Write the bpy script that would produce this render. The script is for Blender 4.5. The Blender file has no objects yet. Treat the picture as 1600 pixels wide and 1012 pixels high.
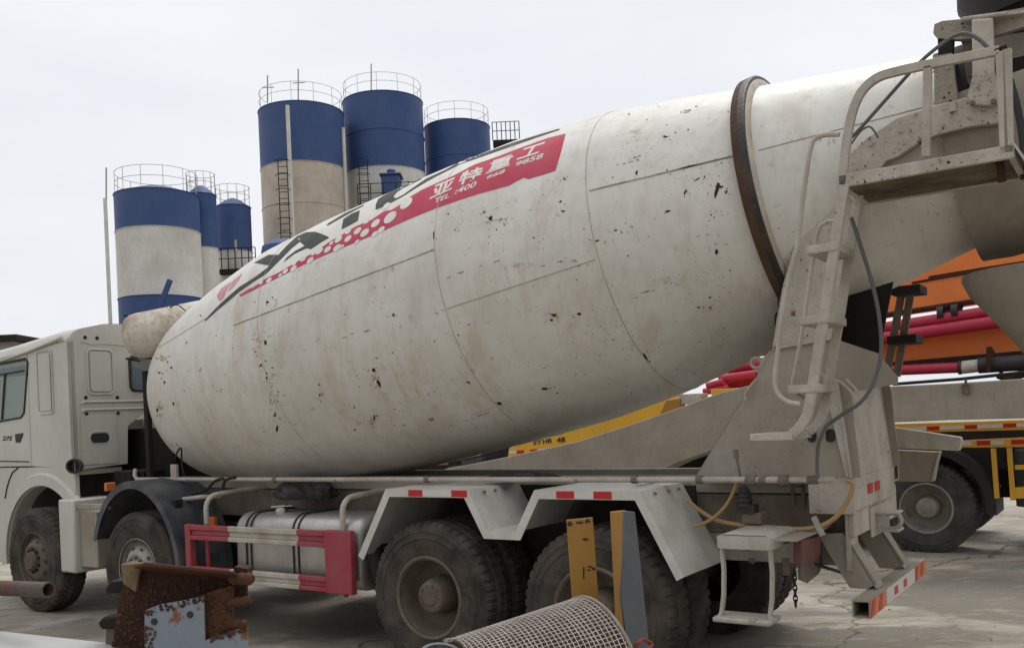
import bpy, bmesh, math, random
import numpy as np
from mathutils import Vector, Matrix
from mathutils.geometry import tessellate_polygon
random.seed(7)
rad = math.radians
SC = bpy.context.scene
# ------------------------------------------------------------------ camera
FPX, TH, ROLL, HC, YH, PX, PZ = 1436.1, .5977, .0435, 1.7677, 655.68, .4339, 5.7759
cd = bpy.data.cameras.new('camera'); cam = bpy.data.objects.new('camera', cd); SC.collection.objects.link(cam)
cd.sensor_width = 36; cd.lens = FPX / 1600 * 36
_d = YH - 506
cd.shift_x = -_d * math.sin(ROLL) / 1600; cd.shift_y = _d * math.cos(ROLL) / 1600
cd.clip_start = .05; cd.clip_end = 3000
cam.matrix_world = Matrix.Translation((0, 0, HC)) @ Matrix.Rotation(rad(90), 4, 'X') @ Matrix.Rotation(-ROLL, 4, 'Z')
SC.camera = cam
# ------------------------------------------------------------------ sky, sun, exposure
SUN_EL, SUN_AZ = 62, 25
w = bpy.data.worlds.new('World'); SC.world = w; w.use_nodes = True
nt = w.node_tree; nt.nodes.clear()
def N(nt, t, **k):
    n = nt.nodes.new(t)
    for a, b in k.items(): setattr(n, a, b)
    return n
sky = N(nt, 'ShaderNodeTexSky'); sky.sky_type = 'NISHITA'; sky.sun_disc = False
sky.sun_elevation = rad(SUN_EL); sky.sun_rotation = rad(SUN_AZ); sky.dust_density = 4; sky.air_density = 1.0
tc = N(nt, 'ShaderNodeTexCoord')
mp = N(nt, 'ShaderNodeMapping'); mp.inputs['Scale'].default_value = (1, 1, 3.2)
nz = N(nt, 'ShaderNodeTexNoise'); nz.inputs['Scale'].default_value = 1.5; nz.inputs['Detail'].default_value = 5; nz.inputs['Roughness'].default_value = .5
cr = N(nt, 'ShaderNodeValToRGB'); cr.color_ramp.elements[0].position = .3; cr.color_ramp.elements[1].position = .72
cr.color_ramp.elements[0].color = (7.0, 7.25, 7.7, 1); cr.color_ramp.elements[1].color = (8.6, 8.7, 8.95, 1)
mx = N(nt, 'ShaderNodeMix', data_type='RGBA'); mx.inputs[0].default_value = .93
bg = N(nt, 'ShaderNodeBackground'); bg.inputs['Strength'].default_value = .10
wo = N(nt, 'ShaderNodeOutputWorld')
L = nt.links.new
L(tc.outputs['Generated'], mp.inputs[0]); L(mp.outputs[0], nz.inputs['Vector']); L(nz.outputs[0], cr.inputs[0])
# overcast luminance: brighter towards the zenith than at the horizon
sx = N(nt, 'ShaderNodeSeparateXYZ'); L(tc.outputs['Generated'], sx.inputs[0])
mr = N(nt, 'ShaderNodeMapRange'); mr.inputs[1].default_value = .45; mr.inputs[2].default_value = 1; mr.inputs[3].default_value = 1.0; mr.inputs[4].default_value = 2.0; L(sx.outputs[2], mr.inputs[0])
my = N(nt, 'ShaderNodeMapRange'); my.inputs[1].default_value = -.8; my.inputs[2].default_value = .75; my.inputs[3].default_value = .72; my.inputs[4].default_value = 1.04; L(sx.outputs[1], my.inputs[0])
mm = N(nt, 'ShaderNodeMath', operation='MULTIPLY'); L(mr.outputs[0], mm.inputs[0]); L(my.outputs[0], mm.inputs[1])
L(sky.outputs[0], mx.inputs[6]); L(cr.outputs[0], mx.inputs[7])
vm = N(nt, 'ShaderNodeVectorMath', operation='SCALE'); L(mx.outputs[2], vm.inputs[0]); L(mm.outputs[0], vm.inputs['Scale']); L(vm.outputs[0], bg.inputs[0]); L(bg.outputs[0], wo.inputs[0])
sd = bpy.data.lights.new('sun', 'SUN'); sd.energy = 1.2; sd.angle = rad(25); sd.color = (1, .97, .92)
so = bpy.data.objects.new('sun', sd); SC.collection.objects.link(so)
_az, _el = rad(SUN_AZ), rad(SUN_EL)
_sv = Vector((math.sin(_az) * math.cos(_el), math.cos(_az) * math.cos(_el), math.sin(_el)))
so.rotation_euler = _sv.to_track_quat('Z', 'Y').to_euler(); so.location = (0, 0, 30)
SC.view_settings.view_transform = 'Standard'; SC.view_settings.look = 'None'
SC.view_settings.exposure = .12; SC.view_settings.gamma = 1
# ------------------------------------------------------------------ frames: T = truck-local (X rearward, Y inward, Z up), W = world
CT, ST = math.cos(TH), math.sin(TH)
def camT(): return np.array([-CT * PX + ST * PZ, -ST * PX - CT * PZ, HC])
OT = camT()
def rayW(px, py):
    a, b = px - 800, py - 506; c, s = math.cos(ROLL), math.sin(ROLL)
    u = a * c - b * s; v = a * s + b * c - _d
    return np.array([u / FPX, 1.0, -v / FPX])
def rayT(px, py):
    d = rayW(px, py); return np.array([CT * d[0] - ST * d[1], ST * d[0] + CT * d[1], d[2]])
def oY(px, py, Y): d = rayT(px, py); return Vector(OT + (Y - OT[1]) / d[1] * d)
def oX(px, py, X): d = rayT(px, py); return Vector(OT + (X - OT[0]) / d[0] * d)
def oW(px, py, z): d = rayW(px, py); return Vector((d[0] * z, z, HC + d[2] * z))
# ------------------------------------------------------------------ materials
MAT = {}
def mat(name, col, rough=.6, metal=0, dirt=None, damt=.4, rust=0, rcol=(.09, .035, .018), bump=.15, scale=3.0, streak=0, coat=0, speck=0, dlo=.35, ochre=0, dent=0, spec=None):
    if name in MAT: return MAT[name]
    m = bpy.data.materials.new(name); m.use_nodes = True; t = m.node_tree; b = t.nodes['Principled BSDF']; l = t.links.new
    b.inputs['Metallic'].default_value = metal
    b.inputs['Specular IOR Level'].default_value = spec if spec is not None else (.2 if rough >= .7 else .4)
    if coat: b.inputs['Coat Weight'].default_value = coat; b.inputs['Coat Roughness'].default_value = .25
    tcn = N(t, 'ShaderNodeTexCoord')
    def noise(sc, det=6, ro=.6, vec=None):
        n = N(t, 'ShaderNodeTexNoise'); n.inputs['Scale'].default_value = sc; n.inputs['Detail'].default_value = det; n.inputs['Roughness'].default_value = ro
        l(vec or tcn.outputs['Object'], n.inputs['Vector']); return n.outputs[0]
    def ramp(src, a, c, inv=False):
        r = N(t, 'ShaderNodeMapRange'); r.inputs[1].default_value = a; r.inputs[2].default_value = c
        if inv: r.inputs[3].default_value = 1; r.inputs[4].default_value = 0
        l(src, r.inputs[0]); return r.outputs[0]
    def mul(a, f):
        r = N(t, 'ShaderNodeMath', operation='MULTIPLY'); l(a, r.inputs[0])
        if isinstance(f, (int, float)): r.inputs[1].default_value = f
        else: l(f, r.inputs[1])
        return r.outputs[0]
    def mixc(f, a, c):
        r = N(t, 'ShaderNodeMix', data_type='RGBA'); l(f, r.inputs[0])
        for k, v in ((6, a), (7, c)):
            if isinstance(v, tuple): r.inputs[k].default_value = (*v, 1)
            else: l(v, r.inputs[k])
        return r.outputs[2]
    d = dirt or tuple(c * .55 for c in col)
    big = noise(scale); base = mixc(mul(ramp(big, dlo, .72), damt), col, d)
    fine = noise(scale * 9, 5, .7); base = mixc(mul(ramp(fine, .5, .75), damt * .6), base, d)
    if streak:
        m2 = N(t, 'ShaderNodeMapping'); m2.inputs['Scale'].default_value = (9, 9, .9); l(tcn.outputs['Object'], m2.inputs[0])
        base = mixc(mul(ramp(noise(1.6, 6, .65, m2.outputs[0]), .52, .75), streak), base, d)
    if ochre:
        m3 = N(t, 'ShaderNodeMapping'); m3.inputs['Scale'].default_value = (2.2, 1, .8); l(tcn.outputs['Object'], m3.inputs[0])
        base = mixc(mul(ramp(noise(1.7, 9, .72, m3.outputs[0]), .50, .72), ochre), base, (.40, .27, .15))
        base = mixc(mul(ramp(noise(7, 8, .75), .60, .70), ochre*1.2), base, (.24, .12, .06))
    if speck:
        v = N(t, 'ShaderNodeTexVoronoi'); v.inputs['Scale'].default_value = 26; l(tcn.outputs['Object'], v.inputs['Vector'])
        sp = mul(ramp(v.outputs[0], .10, .2, True), ramp(noise(4, 3), .5, .6))
        base = mixc(mul(sp, speck), base, (.1, .06, .04))
    ro = ramp(fine, .2, .9); rr = N(t, 'ShaderNodeMapRange'); rr.inputs[3].default_value = max(.05, rough - .12); rr.inputs[4].default_value = min(1, rough + .12); l(ro, rr.inputs[0])
    l(rr.outputs[0], b.inputs['Roughness'])
    if rust:
        rn = noise(scale * 2.3, 10, .72); th = .72 - .25 * rust
        rf = ramp(rn, th, th + .05)
        rc = mixc(ramp(noise(30, 3), .3, .7), rcol, tuple(c * 1.9 for c in rcol))
        base = mixc(rf, base, rc)
    l(base, b.inputs['Base Color'])
    if bump:
        bp = N(t, 'ShaderNodeBump'); bp.inputs['Strength'].default_value = bump; bp.inputs['Distance'].default_value = .02
        l(noise(scale * 7, 8, .65), bp.inputs['Height']); l(bp.outputs[0], b.inputs['Normal'])
        if dent:
            b2 = N(t, 'ShaderNodeBump'); b2.inputs['Strength'].default_value = dent; b2.inputs['Distance'].default_value = .06
            l(noise(1.6, 3, .5), b2.inputs['Height']); l(b2.outputs[0], bp.inputs['Normal'])
    MAT[name] = m; return m
WHITE = mat('cab_paint', (.54, .53, .475), .35, dirt=(.36, .33, .26), damt=.45, bump=.03, scale=2, streak=.25)
DRUM = mat('drum_paint', (.70, .685, .625), .46, dirt=(.48, .45, .385), damt=.6, bump=.06, scale=1.3, streak=.35, speck=.5, ochre=.5, dent=.35)
CHIP = mat('rust_chip', (.062, .03, .02), .85, damt=.5, bump=.3, scale=12)
CHIPB = mat('rust_bloom', (.40, .29, .18), .8, dirt=(.50, .44, .35), damt=.8, bump=.2, scale=14)
BEIGE = mat('dusty_beige', (.355, .322, .265), .75, dirt=(.21, .172, .13), damt=.6, rust=.2, bump=.25, scale=2.2, streak=.3)
BEIGEL = mat('light_beige', (.53, .49, .42), .7, dirt=(.27, .235, .185), damt=.7, rust=.38, bump=.35, scale=4, streak=.35)
FRAME = mat('chassis_grime', (.22, .185, .145), .85, dirt=(.07, .055, .042), damt=.7, rust=.1, bump=.2, scale=4, streak=.4)
DARK = mat('dark_grime_and_shade', (.02, .019, .018), .85, dirt=(.045, .04, .034), damt=.5, bump=.3, scale=6)  # grimy parts, and the added dark panels that stand in for shade
FENDER = mat('galvanised_fender', (.62, .61, .555), .45, dirt=(.36, .32, .26), damt=.6, bump=.05, scale=5, streak=.15)
RED = mat('red_paint', (.34, .022, .045), .55, dirt=(.26, .10, .09), damt=.7, bump=.06, scale=5)
STICK = mat('red_sticker', (.50, .012, .015), .35, damt=.1, bump=0)
STICKW = mat('white_sticker', (.62, .60, .55), .4, damt=.15, bump=0)
DECR = mat('faded_red_decal', (.47, .045, .085), .7, dirt=(.52, .16, .18), damt=.4, bump=.02, scale=5)
DECB = mat('dark_green_decal', (.05, .058, .052), .8, dirt=(.14, .145, .125), damt=.35, bump=.02, scale=5)
DECP = mat('pink_decal', (.50, .17, .18), .5, dirt=(.55, .42, .39), damt=.5, bump=.02, scale=8)
DECW = mat('white_lettering', (.64, .60, .55), .5, damt=.12, bump=.02)
TYRE = mat('tyre_rubber', (.028, .025, .022), .85, dirt=(.125, .103, .08), damt=.75, bump=.35, scale=5)
TYRE2 = mat('tyre_rubber_grey', (.04, .042, .041), .8, dirt=(.15, .145, .125), damt=.6, bump=.3, scale=5)
RIM = mat('dusty_rim', (.17, .14, .108), .75, dirt=(.06, .045, .032), damt=.7, rust=.15, bump=.15, scale=6)
RIML = mat('pale_rim', (.34, .32, .28), .65, dirt=(.12, .09, .07), damt=.65, rust=.25, bump=.12, scale=7)
ALU = mat('tank_aluminium', (.50, .48, .45), .42, metal=.75, dirt=(.22, .19, .16), damt=.55, bump=.05, scale=3, streak=.3)
CHROME = mat('chrome', (.7, .7, .7), .15, metal=1, damt=.1, bump=0)
BLUEF = mat('blue_plastic', (.018, .030, .046), .5, dirt=(.12, .112, .10), damt=.85, bump=.08, scale=5)
RUST = mat('rust_steel', (.036, .019, .014), .85, dirt=(.08, .033, .018), damt=.7, bump=.4, scale=9)
RUSTO = mat('orange_rust', (.105, .045, .022), .85, dirt=(.05, .022, .014), damt=.8, bump=.4, scale=12)
RING = mat('ring_steel', (.035, .03, .028), .55, metal=.3, dirt=(.17, .075, .035), damt=.9, bump=.2, scale=2.2, dlo=.42)
BLUEG = mat('blue_grey_paint', (.22, .265, .31), .6, dirt=(.20, .19, .18), damt=.5, rust=.66, rcol=(.13, .055, .02), bump=.12, scale=5)
YEL = mat('yellow_paint', (.38, .19, .028), .55, dirt=(.18, .10, .03), damt=.5, rust=.1, bump=.06, scale=4)
YELP = mat('pump_yellow', (.78, .42, .03), .45, dirt=(.50, .28, .05), damt=.4, bump=.03, scale=3)
ORANGE = mat('boom_orange', (.78, .20, .035), .5, dirt=(.55, .14, .03), damt=.5, bump=.03, scale=1.5)
CRIM = mat('pipe_crimson', (.40, .014, .045), .45, dirt=(.30, .05, .06), damt=.4, bump=.04, scale=4)
ORAL = mat('orange_reflector', (.62, .16, .03), .35, dirt=(.5, .2, .05), damt=.4, bump=.03, scale=9)
LENS = mat('tail_lens', (.13, .025, .022), .4, dirt=(.16, .10, .08), damt=.6, bump=.05, scale=12)
HOSE = mat('yellow_hose', (.42, .26, .11), .55, dirt=(.30, .18, .09), damt=.4, bump=.05, scale=10)
CABLE = mat('grey_cable', (.13, .125, .12), .6, damt=.4, bump=.05)
BLACK = mat('black_rubber', (.02, .02, .022), .6, dirt=(.05, .045, .04), damt=.5, bump=.15, scale=8)
WIRE = mat('wire', (.58, .54, .47), .6, metal=.2, dirt=(.25, .18, .13), damt=.6, bump=.05, scale=15)
CORE = mat('mesh_core', (.055, .038, .032), .9, dirt=(.11, .075, .055), damt=.6, bump=.6, scale=14)
SILO_B = mat('silo_blue', (.026, .066, .20), .6, dirt=(.07, .11, .22), damt=.7, bump=.04, scale=.5, streak=.45)
SILO_W = mat('silo_white', (.74, .73, .68), .6, dirt=(.42, .39, .33), damt=.7, bump=.04, scale=.5, streak=.45)
SILO_T = mat('silo_cream', (.62, .56, .47), .6, dirt=(.38, .30, .21), damt=.85, bump=.04, scale=.5, streak=.5)
CONC = mat('concrete', (.36, .35, .32), .85, damt=.4, bump=.2, scale=3)
PLANK = mat('white_board', (.38, .38, .36), .6, dirt=(.34, .32, .28), damt=.5, bump=.1, scale=5)
STAIN = mat('tank_stained_cream', (.58, .53, .44), .6, dirt=(.20, .10, .055), damt=.95, bump=.06, scale=2.6, streak=.3, dlo=.48)
def glassmat():
    m = bpy.data.materials.new('green_glass'); m.use_nodes = True; t = m.node_tree; b = t.nodes['Principled BSDF']
    b.inputs['Base Color'].default_value = (.40, .50, .455, 1); b.inputs['Roughness'].default_value = .04
    b.inputs['Transmission Weight'].default_value = .85; b.inputs['IOR'].default_value = 1.45; b.inputs['Specular IOR Level'].default_value = .8
    return m
GLASS = glassmat()
# ------------------------------------------------------------------ mesh builder
class MB:
    def __init__(s): s.v = []; s.f = []; s.m = []; s.mi = 0
    def add(s, vs, fs):
        o = len(s.v); s.v += [Vector(p) for p in vs]; s.f += [tuple(i + o for i in f) for f in fs]; s.m += [s.mi] * len(fs); return s
    def box(s, a, b):
        x0, y0, z0 = [min(i, j) for i, j in zip(a, b)]; x1, y1, z1 = [max(i, j) for i, j in zip(a, b)]
        return s.add([(x0,y0,z0),(x1,y0,z0),(x1,y1,z0),(x0,y1,z0),(x0,y0,z1),(x1,y0,z1),(x1,y1,z1),(x0,y1,z1)],
                     [(0,3,2,1),(4,5,6,7),(0,1,5,4),(1,2,6,5),(2,3,7,6),(3,0,4,7)])
    def beam(s, a, b, w, h, up=(0, 0, 1)):
        a, b = Vector(a), Vector(b); d = (b - a).normalized(); u = Vector(up); r = d.cross(u)
        if r.length < 1e-4: r = d.cross(Vector((1, 0, 0)))
        r.normalize(); u = r.cross(d)
        vs = [p + r * (i * w / 2) + u * (j * h / 2) for p in (a, b) for i, j in ((-1,-1),(1,-1),(1,1),(-1,1))]
        return s.add(vs, [(0,3,2,1),(4,5,6,7),(0,1,5,4),(1,2,6,5),(2,3,7,6),(3,0,4,7)])
    def tube(s, path, r, n=10, caps=True, closed=False):
        P = [Vector(p) for p in path]; k = len(P); R = r if isinstance(r, (list, tuple)) else [r] * k
        vs = []; nrm = None
        for i, p in enumerate(P):
            if closed: t = P[(i + 1) % k] - P[i - 1]
            else: t = P[min(i + 1, k - 1)] - P[max(i - 1, 0)]
            t.normalize()
            if nrm is None: nrm = t.orthogonal().normalized()
            else: nrm = (nrm - t * nrm.dot(t)).normalized()
            bn = t.cross(nrm)
            vs += [p + (nrm * math.cos(2*math.pi*j/n) + bn * math.sin(2*math.pi*j/n)) * R[i] for j in range(n)]
        fs = [(i*n+j, i*n+(j+1)%n, ((i+1)%k)*n+(j+1)%n, ((i+1)%k)*n+j) for i in range(k if closed else k-1) for j in range(n)]
        if caps and not closed: fs += [tuple(range(n-1, -1, -1)), tuple((k-1)*n+j for j in range(n))]
        return s.add(vs, fs)
    def strap(s, path, w, h, up=(0, 1, 0)):       # flat bar along a path; w along 'up'
        P = [Vector(p) for p in path]; k = len(P); vs = []
        for i, p in enumerate(P):
            t = (P[min(i+1,k-1)] - P[max(i-1,0)]).normalized(); u = Vector(up); u = (u - t*u.dot(t)).normalized(); r = t.cross(u)
            vs += [p + u*(a*w/2) + r*(b*h/2) for a, b in ((-1,-1),(1,-1),(1,1),(-1,1))]
        fs = [(i*4+j, i*4+(j+1)%4, (i+1)*4+(j+1)%4, (i+1)*4+j) for i in range(k-1) for j in range(4)]
        return s.add(vs, fs + [(3,2,1,0), tuple((k-1)*4+j for j in range(4))])
    def prism(s, loops, d):                         # loops: outer + holes (3-D, coplanar); d: thickness vector
        d = Vector(d); loops = [[Vector(p) for p in lp] for lp in loops]
        tri = tessellate_polygon(loops); flat = [p for lp in loops for p in lp]; n = len(flat)
        fs = [tuple(t) for t in tri] + [tuple(i + n for i in reversed(t)) for t in tri]; o = 0
        for lp in loops:
            k = len(lp); fs += [(o+i, o+(i+1)%k, o+(i+1)%k+n, o+i+n) for i in range(k)]; o += k
        return s.add(flat + [p + d for p in flat], fs)
    def lathe(s, prof, A, ax, n=48, sc=None, a0=0, a1=2*math.pi):
        A, ax = Vector(A), Vector(ax).normalized(); u = ax.cross(Vector((0, 0, 1)))
        if u.length < .01: u = ax.cross(Vector((0, 1, 0)))
        u.normalize(); w_ = u.cross(ax); full = abs(a1 - a0 - 2*math.pi) < 1e-6; m = n if full else n + 1; vs = []
        for j, (q, r) in enumerate(prof):
            for i in range(m):
                t = a0 + (a1 - a0) * i / n; rr = r * (sc(i, j) if sc else 1)
                vs.append(A + ax*q + (u*math.cos(t) + w_*math.sin(t)) * rr)
        fs = [(j*m+i, j*m+(i+1)%m, (j+1)*m+(i+1)%m, (j+1)*m+i) for j in range(len(prof)-1) for i in range(n)]
        return s.add(vs, fs)
    def sheet(s, line, d, th, nrm):                 # polyline strip extruded by d, thickened
        nrm = Vector(nrm) * th; P = [Vector(p) for p in line]; k = len(P); d = Vector(d)
        for i in range(k-1):
            a, b = P[i], P[i+1]
            s.add([a, b, b+d, a+d, a+nrm, b+nrm, b+d+nrm, a+d+nrm], [(0,3,2,1),(4,5,6,7),(0,1,5,4),(1,2,6,5),(2,3,7,6),(3,0,4,7)])
        return s
    def build(s, name, mats, parent=None, off=(0, 0, 0), smooth=True, bevel=0, ang=35, frame='T'):
        off = Vector(off)
        if parent is not None and 'off' in PO.get(parent.name, {}): off = PO[parent.name]['off']
        me = bpy.data.meshes.new(name); me.from_pydata([p - off for p in s.v], [], s.f); me.validate()
        if not isinstance(mats, (list, tuple)): mats = [mats]
        for m_ in mats: me.materials.append(m_)
        if len(me.polygons) == len(s.m): me.polygons.foreach_set('material_index', s.m)
        bm = bmesh.new(); bm.from_mesh(me); bmesh.ops.recalc_face_normals(bm, faces=bm.faces); bm.to_mesh(me); bm.free()
        if smooth:
            me.polygons.foreach_set('use_smooth', [True]*len(me.polygons)); me.set_sharp_from_angle(angle=rad(ang))
        o = bpy.data.objects.new(name, me); SC.collection.objects.link(o)
        if parent is not None: o.parent = parent; PO[o.name] = {'off': off}
        else:
            if frame == 'T': o.location = T2W(off); o.rotation_euler = (0, 0, -TH)
            else: o.location = off
        if bevel:
            b = o.modifiers.new('bevel', 'BEVEL'); b.width = bevel; b.segments = 2; b.limit_method = 'ANGLE'; b.angle_limit = rad(40); b.harden_normals = False
        return o
PO = {}
def T2W(p): return Vector((PX + CT*p[0] + ST*p[1], PZ - ST*p[0] + CT*p[1], p[2]))
def tag(o, label=None, cat=None, group=None, kind=None):
    for k, v in (('label', label), ('category', cat), ('group', group), ('kind', kind)):
        if v: o[k] = v
    return o
def thing(name, label, cat, off, frame='T', group=None):
    o = bpy.data.objects.new(name, None); SC.collection.objects.link(o); off = Vector(off)
    o.location = T2W(off) if frame == 'T' else off
    if frame == 'T': o.rotation_euler = (0, 0, -TH)
    PO[o.name] = {'off': off}; return tag(o, label, cat, group)
def arc(c, r, a0, a1, n, ax='XZ'):
    out = []
    for i in range(n+1):
        t = rad(a0 + (a1-a0)*i/n); x, z = r*math.cos(t), r*math.sin(t)
        out.append(Vector((c[0]+x, c[1], c[2]+z)) if ax == 'XZ' else Vector((c[0], c[1]+x, c[2]+z)))
    return out
def spline(P, k=6):
    P = [Vector(p) for p in P]; Q = [P[0]*2-P[1]] + P + [P[-1]*2-P[-2]]; out = []
    for i in range(1, len(Q)-2):
        a, b, c, d = Q[i-1:i+3]
        for j in range(k):
            t = j/k; out.append(.5*((2*b)+(c-a)*t+(2*a-5*b+4*c-d)*t*t+(3*b-a-3*c+d)*t**3))
    return out + [P[-1]]
# ================================================================== GROUND
def ground_mat():
    m = bpy.data.materials.new('yard_concrete'); m.use_nodes = True; t = m.node_tree; b = t.nodes['Principled BSDF']; l = t.links.new
    tcn = N(t, 'ShaderNodeTexCoord')
    def noise(sc, det=6, ro=.6, st=(1, 1, 1), rz=0):
        mpn = N(t, 'ShaderNodeMapping'); mpn.inputs['Scale'].default_value = st; mpn.inputs['Rotation'].default_value = (0, 0, rz); l(tcn.outputs['Object'], mpn.inputs[0])
        n = N(t, 'ShaderNodeTexNoise'); n.inputs['Scale'].default_value = sc; n.inputs['Detail'].default_value = det; n.inputs['Roughness'].default_value = ro; n.inputs['Distortion'].default_value = .4
        l(mpn.outputs[0], n.inputs['Vector']); return n.outputs[0]
    def rng(src, a, c, o0=0, o1=1):
        r = N(t, 'ShaderNodeMapRange'); r.inputs[1].default_value = a; r.inputs[2].default_value = c; r.inputs[3].default_value = o0; r.inputs[4].default_value = o1; l(src, r.inputs[0]); return r.outputs[0]
    def mixc(f, a, c):
        r = N(t, 'ShaderNodeMix', data_type='RGBA'); l(f, r.inputs[0])
        for k, v in ((6, a), (7, c)):
            if isinstance(v, tuple): r.inputs[k].default_value = (*v, 1)
            else: l(v, r.inputs[k])
        return r.outputs[2]
    c = mixc(rng(noise(.35, 8), .35, .65), (.47, .435, .36), (.28, .24, .18))
    c = mixc(rng(noise(2.5, 8, .7, (1, 3.2, 1), .6), .45, .7), c, (.20, .175, .14))
    wet = rng(noise(.22, 5, .5, (1, 1.6, 1)), .55, .60)
    c = mixc(wet, c, (.15, .135, .11))
    c = mixc(rng(noise(22, 6, .75), .55, .8, 0, .55), c, (.13, .115, .096))
    c = mixc(rng(noise(60, 3, .7), .6, .75, 0, .8), c, (.38, .365, .33))
    for px, py_, rx, ry in ((1590, 925, 1.5, 1.1), (1230, 1008, 1.6, .35), (1010, 1000, 1.2, .8), (1130, 745, 9, 2), (480, 960, 2.6, .9)):     # damp and stained patches at right; plain darker ones elsewhere
        d = rayW(px, py_); k = -HC/d[2]; gx_, gy_ = d[0]*k, d[1]*k
        mpn = N(t, 'ShaderNodeMapping'); mpn.inputs['Location'].default_value = (-gx_/rx, -gy_/ry, 0); mpn.inputs['Scale'].default_value = (1/rx, 1/ry, 0); l(tcn.outputs['Object'], mpn.inputs[0])
        ln_ = N(t, 'ShaderNodeVectorMath', operation='LENGTH'); l(mpn.outputs[0], ln_.inputs[0])
        ad = N(t, 'ShaderNodeMath', operation='MULTIPLY_ADD'); l(noise(1.6, 8, .6), ad.inputs[0]); ad.inputs[1].default_value = 2.2; l(ln_.outputs['Value'], ad.inputs[2])
        c = mixc(rng(ad.outputs[0], 2.0, 2.25, .85, 0), c, (.16, .145, .115))
    vo = N(t, 'ShaderNodeTexVoronoi', feature='DISTANCE_TO_EDGE'); vo.inputs['Scale'].default_value = .23
    wv = N(t, 'ShaderNodeVectorMath', operation='MULTIPLY_ADD'); nn_ = N(t, 'ShaderNodeTexNoise'); nn_.inputs['Scale'].default_value = 1.1; nn_.inputs['Detail'].default_value = 8; l(tcn.outputs['Object'], nn_.inputs['Vector'])
    l(nn_.outputs['Color'], wv.inputs[0]); wv.inputs[1].default_value = (1.6, 1.6, 0); l(tcn.outputs['Object'], wv.inputs[2]); l(wv.outputs[0], vo.inputs['Vector'])
    c = mixc(rng(vo.outputs['Distance'], .0015, .005, .8, 0), c, (.07, .06, .048))
    c = mixc(rng(noise(1.1, 9, .72, (.5, 2.4, 1), .6), .50, .66, 0, .75), c, (.17, .13, .09))
    c = mixc(rng(noise(6, 9, .75, (.6, 2, 1), .6), .56, .68, 0, .6), c, (.50, .475, .41))
    l(c, b.inputs['Base Color']); l(rng(wet, 0, 1, .9, .5), b.inputs['Roughness'])
    bp = N(t, 'ShaderNodeBump'); bp.inputs['Strength'].default_value = .6; bp.inputs['Distance'].default_value = .03
    l(noise(9, 10, .7, (1, 2, 1), .6), bp.inputs['Height']); l(bp.outputs[0], b.inputs['Normal'])
    return m
g = MB()
gx = [-900, -300, -100, -60] + [-40 + i*1.0 for i in range(81)] + [60, 100, 300, 900]
gy = [-300, -100, -30] + [-6 + i*1.0 for i in range(60)] + [70, 120, 300, 900]
vs = [(x, y, (.012*math.sin(x*1.3+y*.7)+.010*math.sin(y*2.1-x*.6)) if abs(x) < 39 and -5 < y < 52 else 0) for y in gy for x in gx]
nx = len(gx); g.add(vs, [(j*nx+i, j*nx+i+1, (j+1)*nx+i+1, (j+1)*nx+i) for j in range(len(gy)-1) for i in range(nx-1)])
tag(g.build('ground', ground_mat(), frame='W'), kind='structure')
GR = mat('gravel', (.27, .25, .22), .9, dirt=(.12, .11, .095), damt=.7, bump=.3, scale=20)
g = MB()
for i in range(500):
    z = random.uniform(5.5, 17); x = random.uniform(-.62, .62)*z; r = random.uniform(.004, .013)
    p = [Vector((random.gauss(0, 1), random.gauss(0, 1), random.gauss(0, .6))).normalized()*r*random.uniform(.7, 1.2) for _ in range(6)]
    c = Vector((x, z, .008 + r*.4))
    q = [Vector((r,0,0)), Vector((0,r,0)), Vector((-r,0,0)), Vector((0,-r,0)), Vector((0,0,r*.7)), Vector((0,0,-r*.6))]
    g.add([c + a*random.uniform(.7, 1.25) for a in q], [(0,1,4),(1,2,4),(2,3,4),(3,0,4),(1,0,5),(2,1,5),(3,2,5),(0,3,5)])
tag(g.build('gravel', GR, frame='W', smooth=False), kind='stuff')
# ================================================================== MIXER TRUCK
TR = thing('mixer_truck', 'white eight-wheeled concrete mixer truck with rust-flecked drum and red lettered band', 'mixer truck', (0, 0, 0))
# ---- drum -----------------------------------------------------------------
DA = np.array([-5.23578121, 1.12172346, 2.08304911]); dphi, dyaw = .16762316, .01879812
DX = np.array([math.cos(dphi)*math.cos(dyaw), math.cos(dphi)*math.sin(dyaw), math.sin(dphi)])
KN = [-.27, -.262, -.23, -.15, -.05, 0, .08, .2, .4, .7, 1.1, 1.8, 2.6, 3.4, 4.0, 4.6, 5.2, 5.8, 6.5, 7.5, 8.4]
KR = [.0, .2, .38, .52, .62, .665, .735, .815, .895, .965, 1.045, 1.148, 1.176, 1.170, 1.160, 1.134, 1.068, .946, .779, .569, .40]
sg = np.linspace(-.27, 8.4, 1400); rg = np.interp(sg, KN, KR)
ker = np.exp(-.5*(np.arange(-40, 41)*(sg[1]-sg[0])/.07)**2); ker /= ker.sum()
rsm = np.convolve(np.pad(rg, 40, mode='edge'), ker, 'valid'); wgt = np.clip((sg+.1)/.25, 0, 1); rs = rg*(1-wgt) + rsm*wgt
def rad_at(s): return float(np.interp(s, sg, rs))
_tt = np.linspace(3, 16, 1601)
def dhit(px, py, lift=.003):
    d = rayT(px, py); Q = OT + _tt[:, None]*d - DA; s_ = Q@DX; V = Q - s_[:, None]*DX; rho = np.linalg.norm(V, axis=1)
    gq = rho - np.interp(s_, sg, rs); i = int(np.argmax(gq < 0))
    if gq[i] >= 0:
        i = int(gq.argmin()); s0 = s_[i]; v = V[i]
    else:
        w0 = gq[i-1]/(gq[i-1]-gq[i]); s0 = s_[i-1]*(1-w0)+s_[i]*w0; v = V[i-1]*(1-w0)+V[i]*w0
    v = v/np.linalg.norm(v); return Vector(DA + DX*s0 + v*(rad_at(s0)+lift))
dm = MB()
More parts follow.
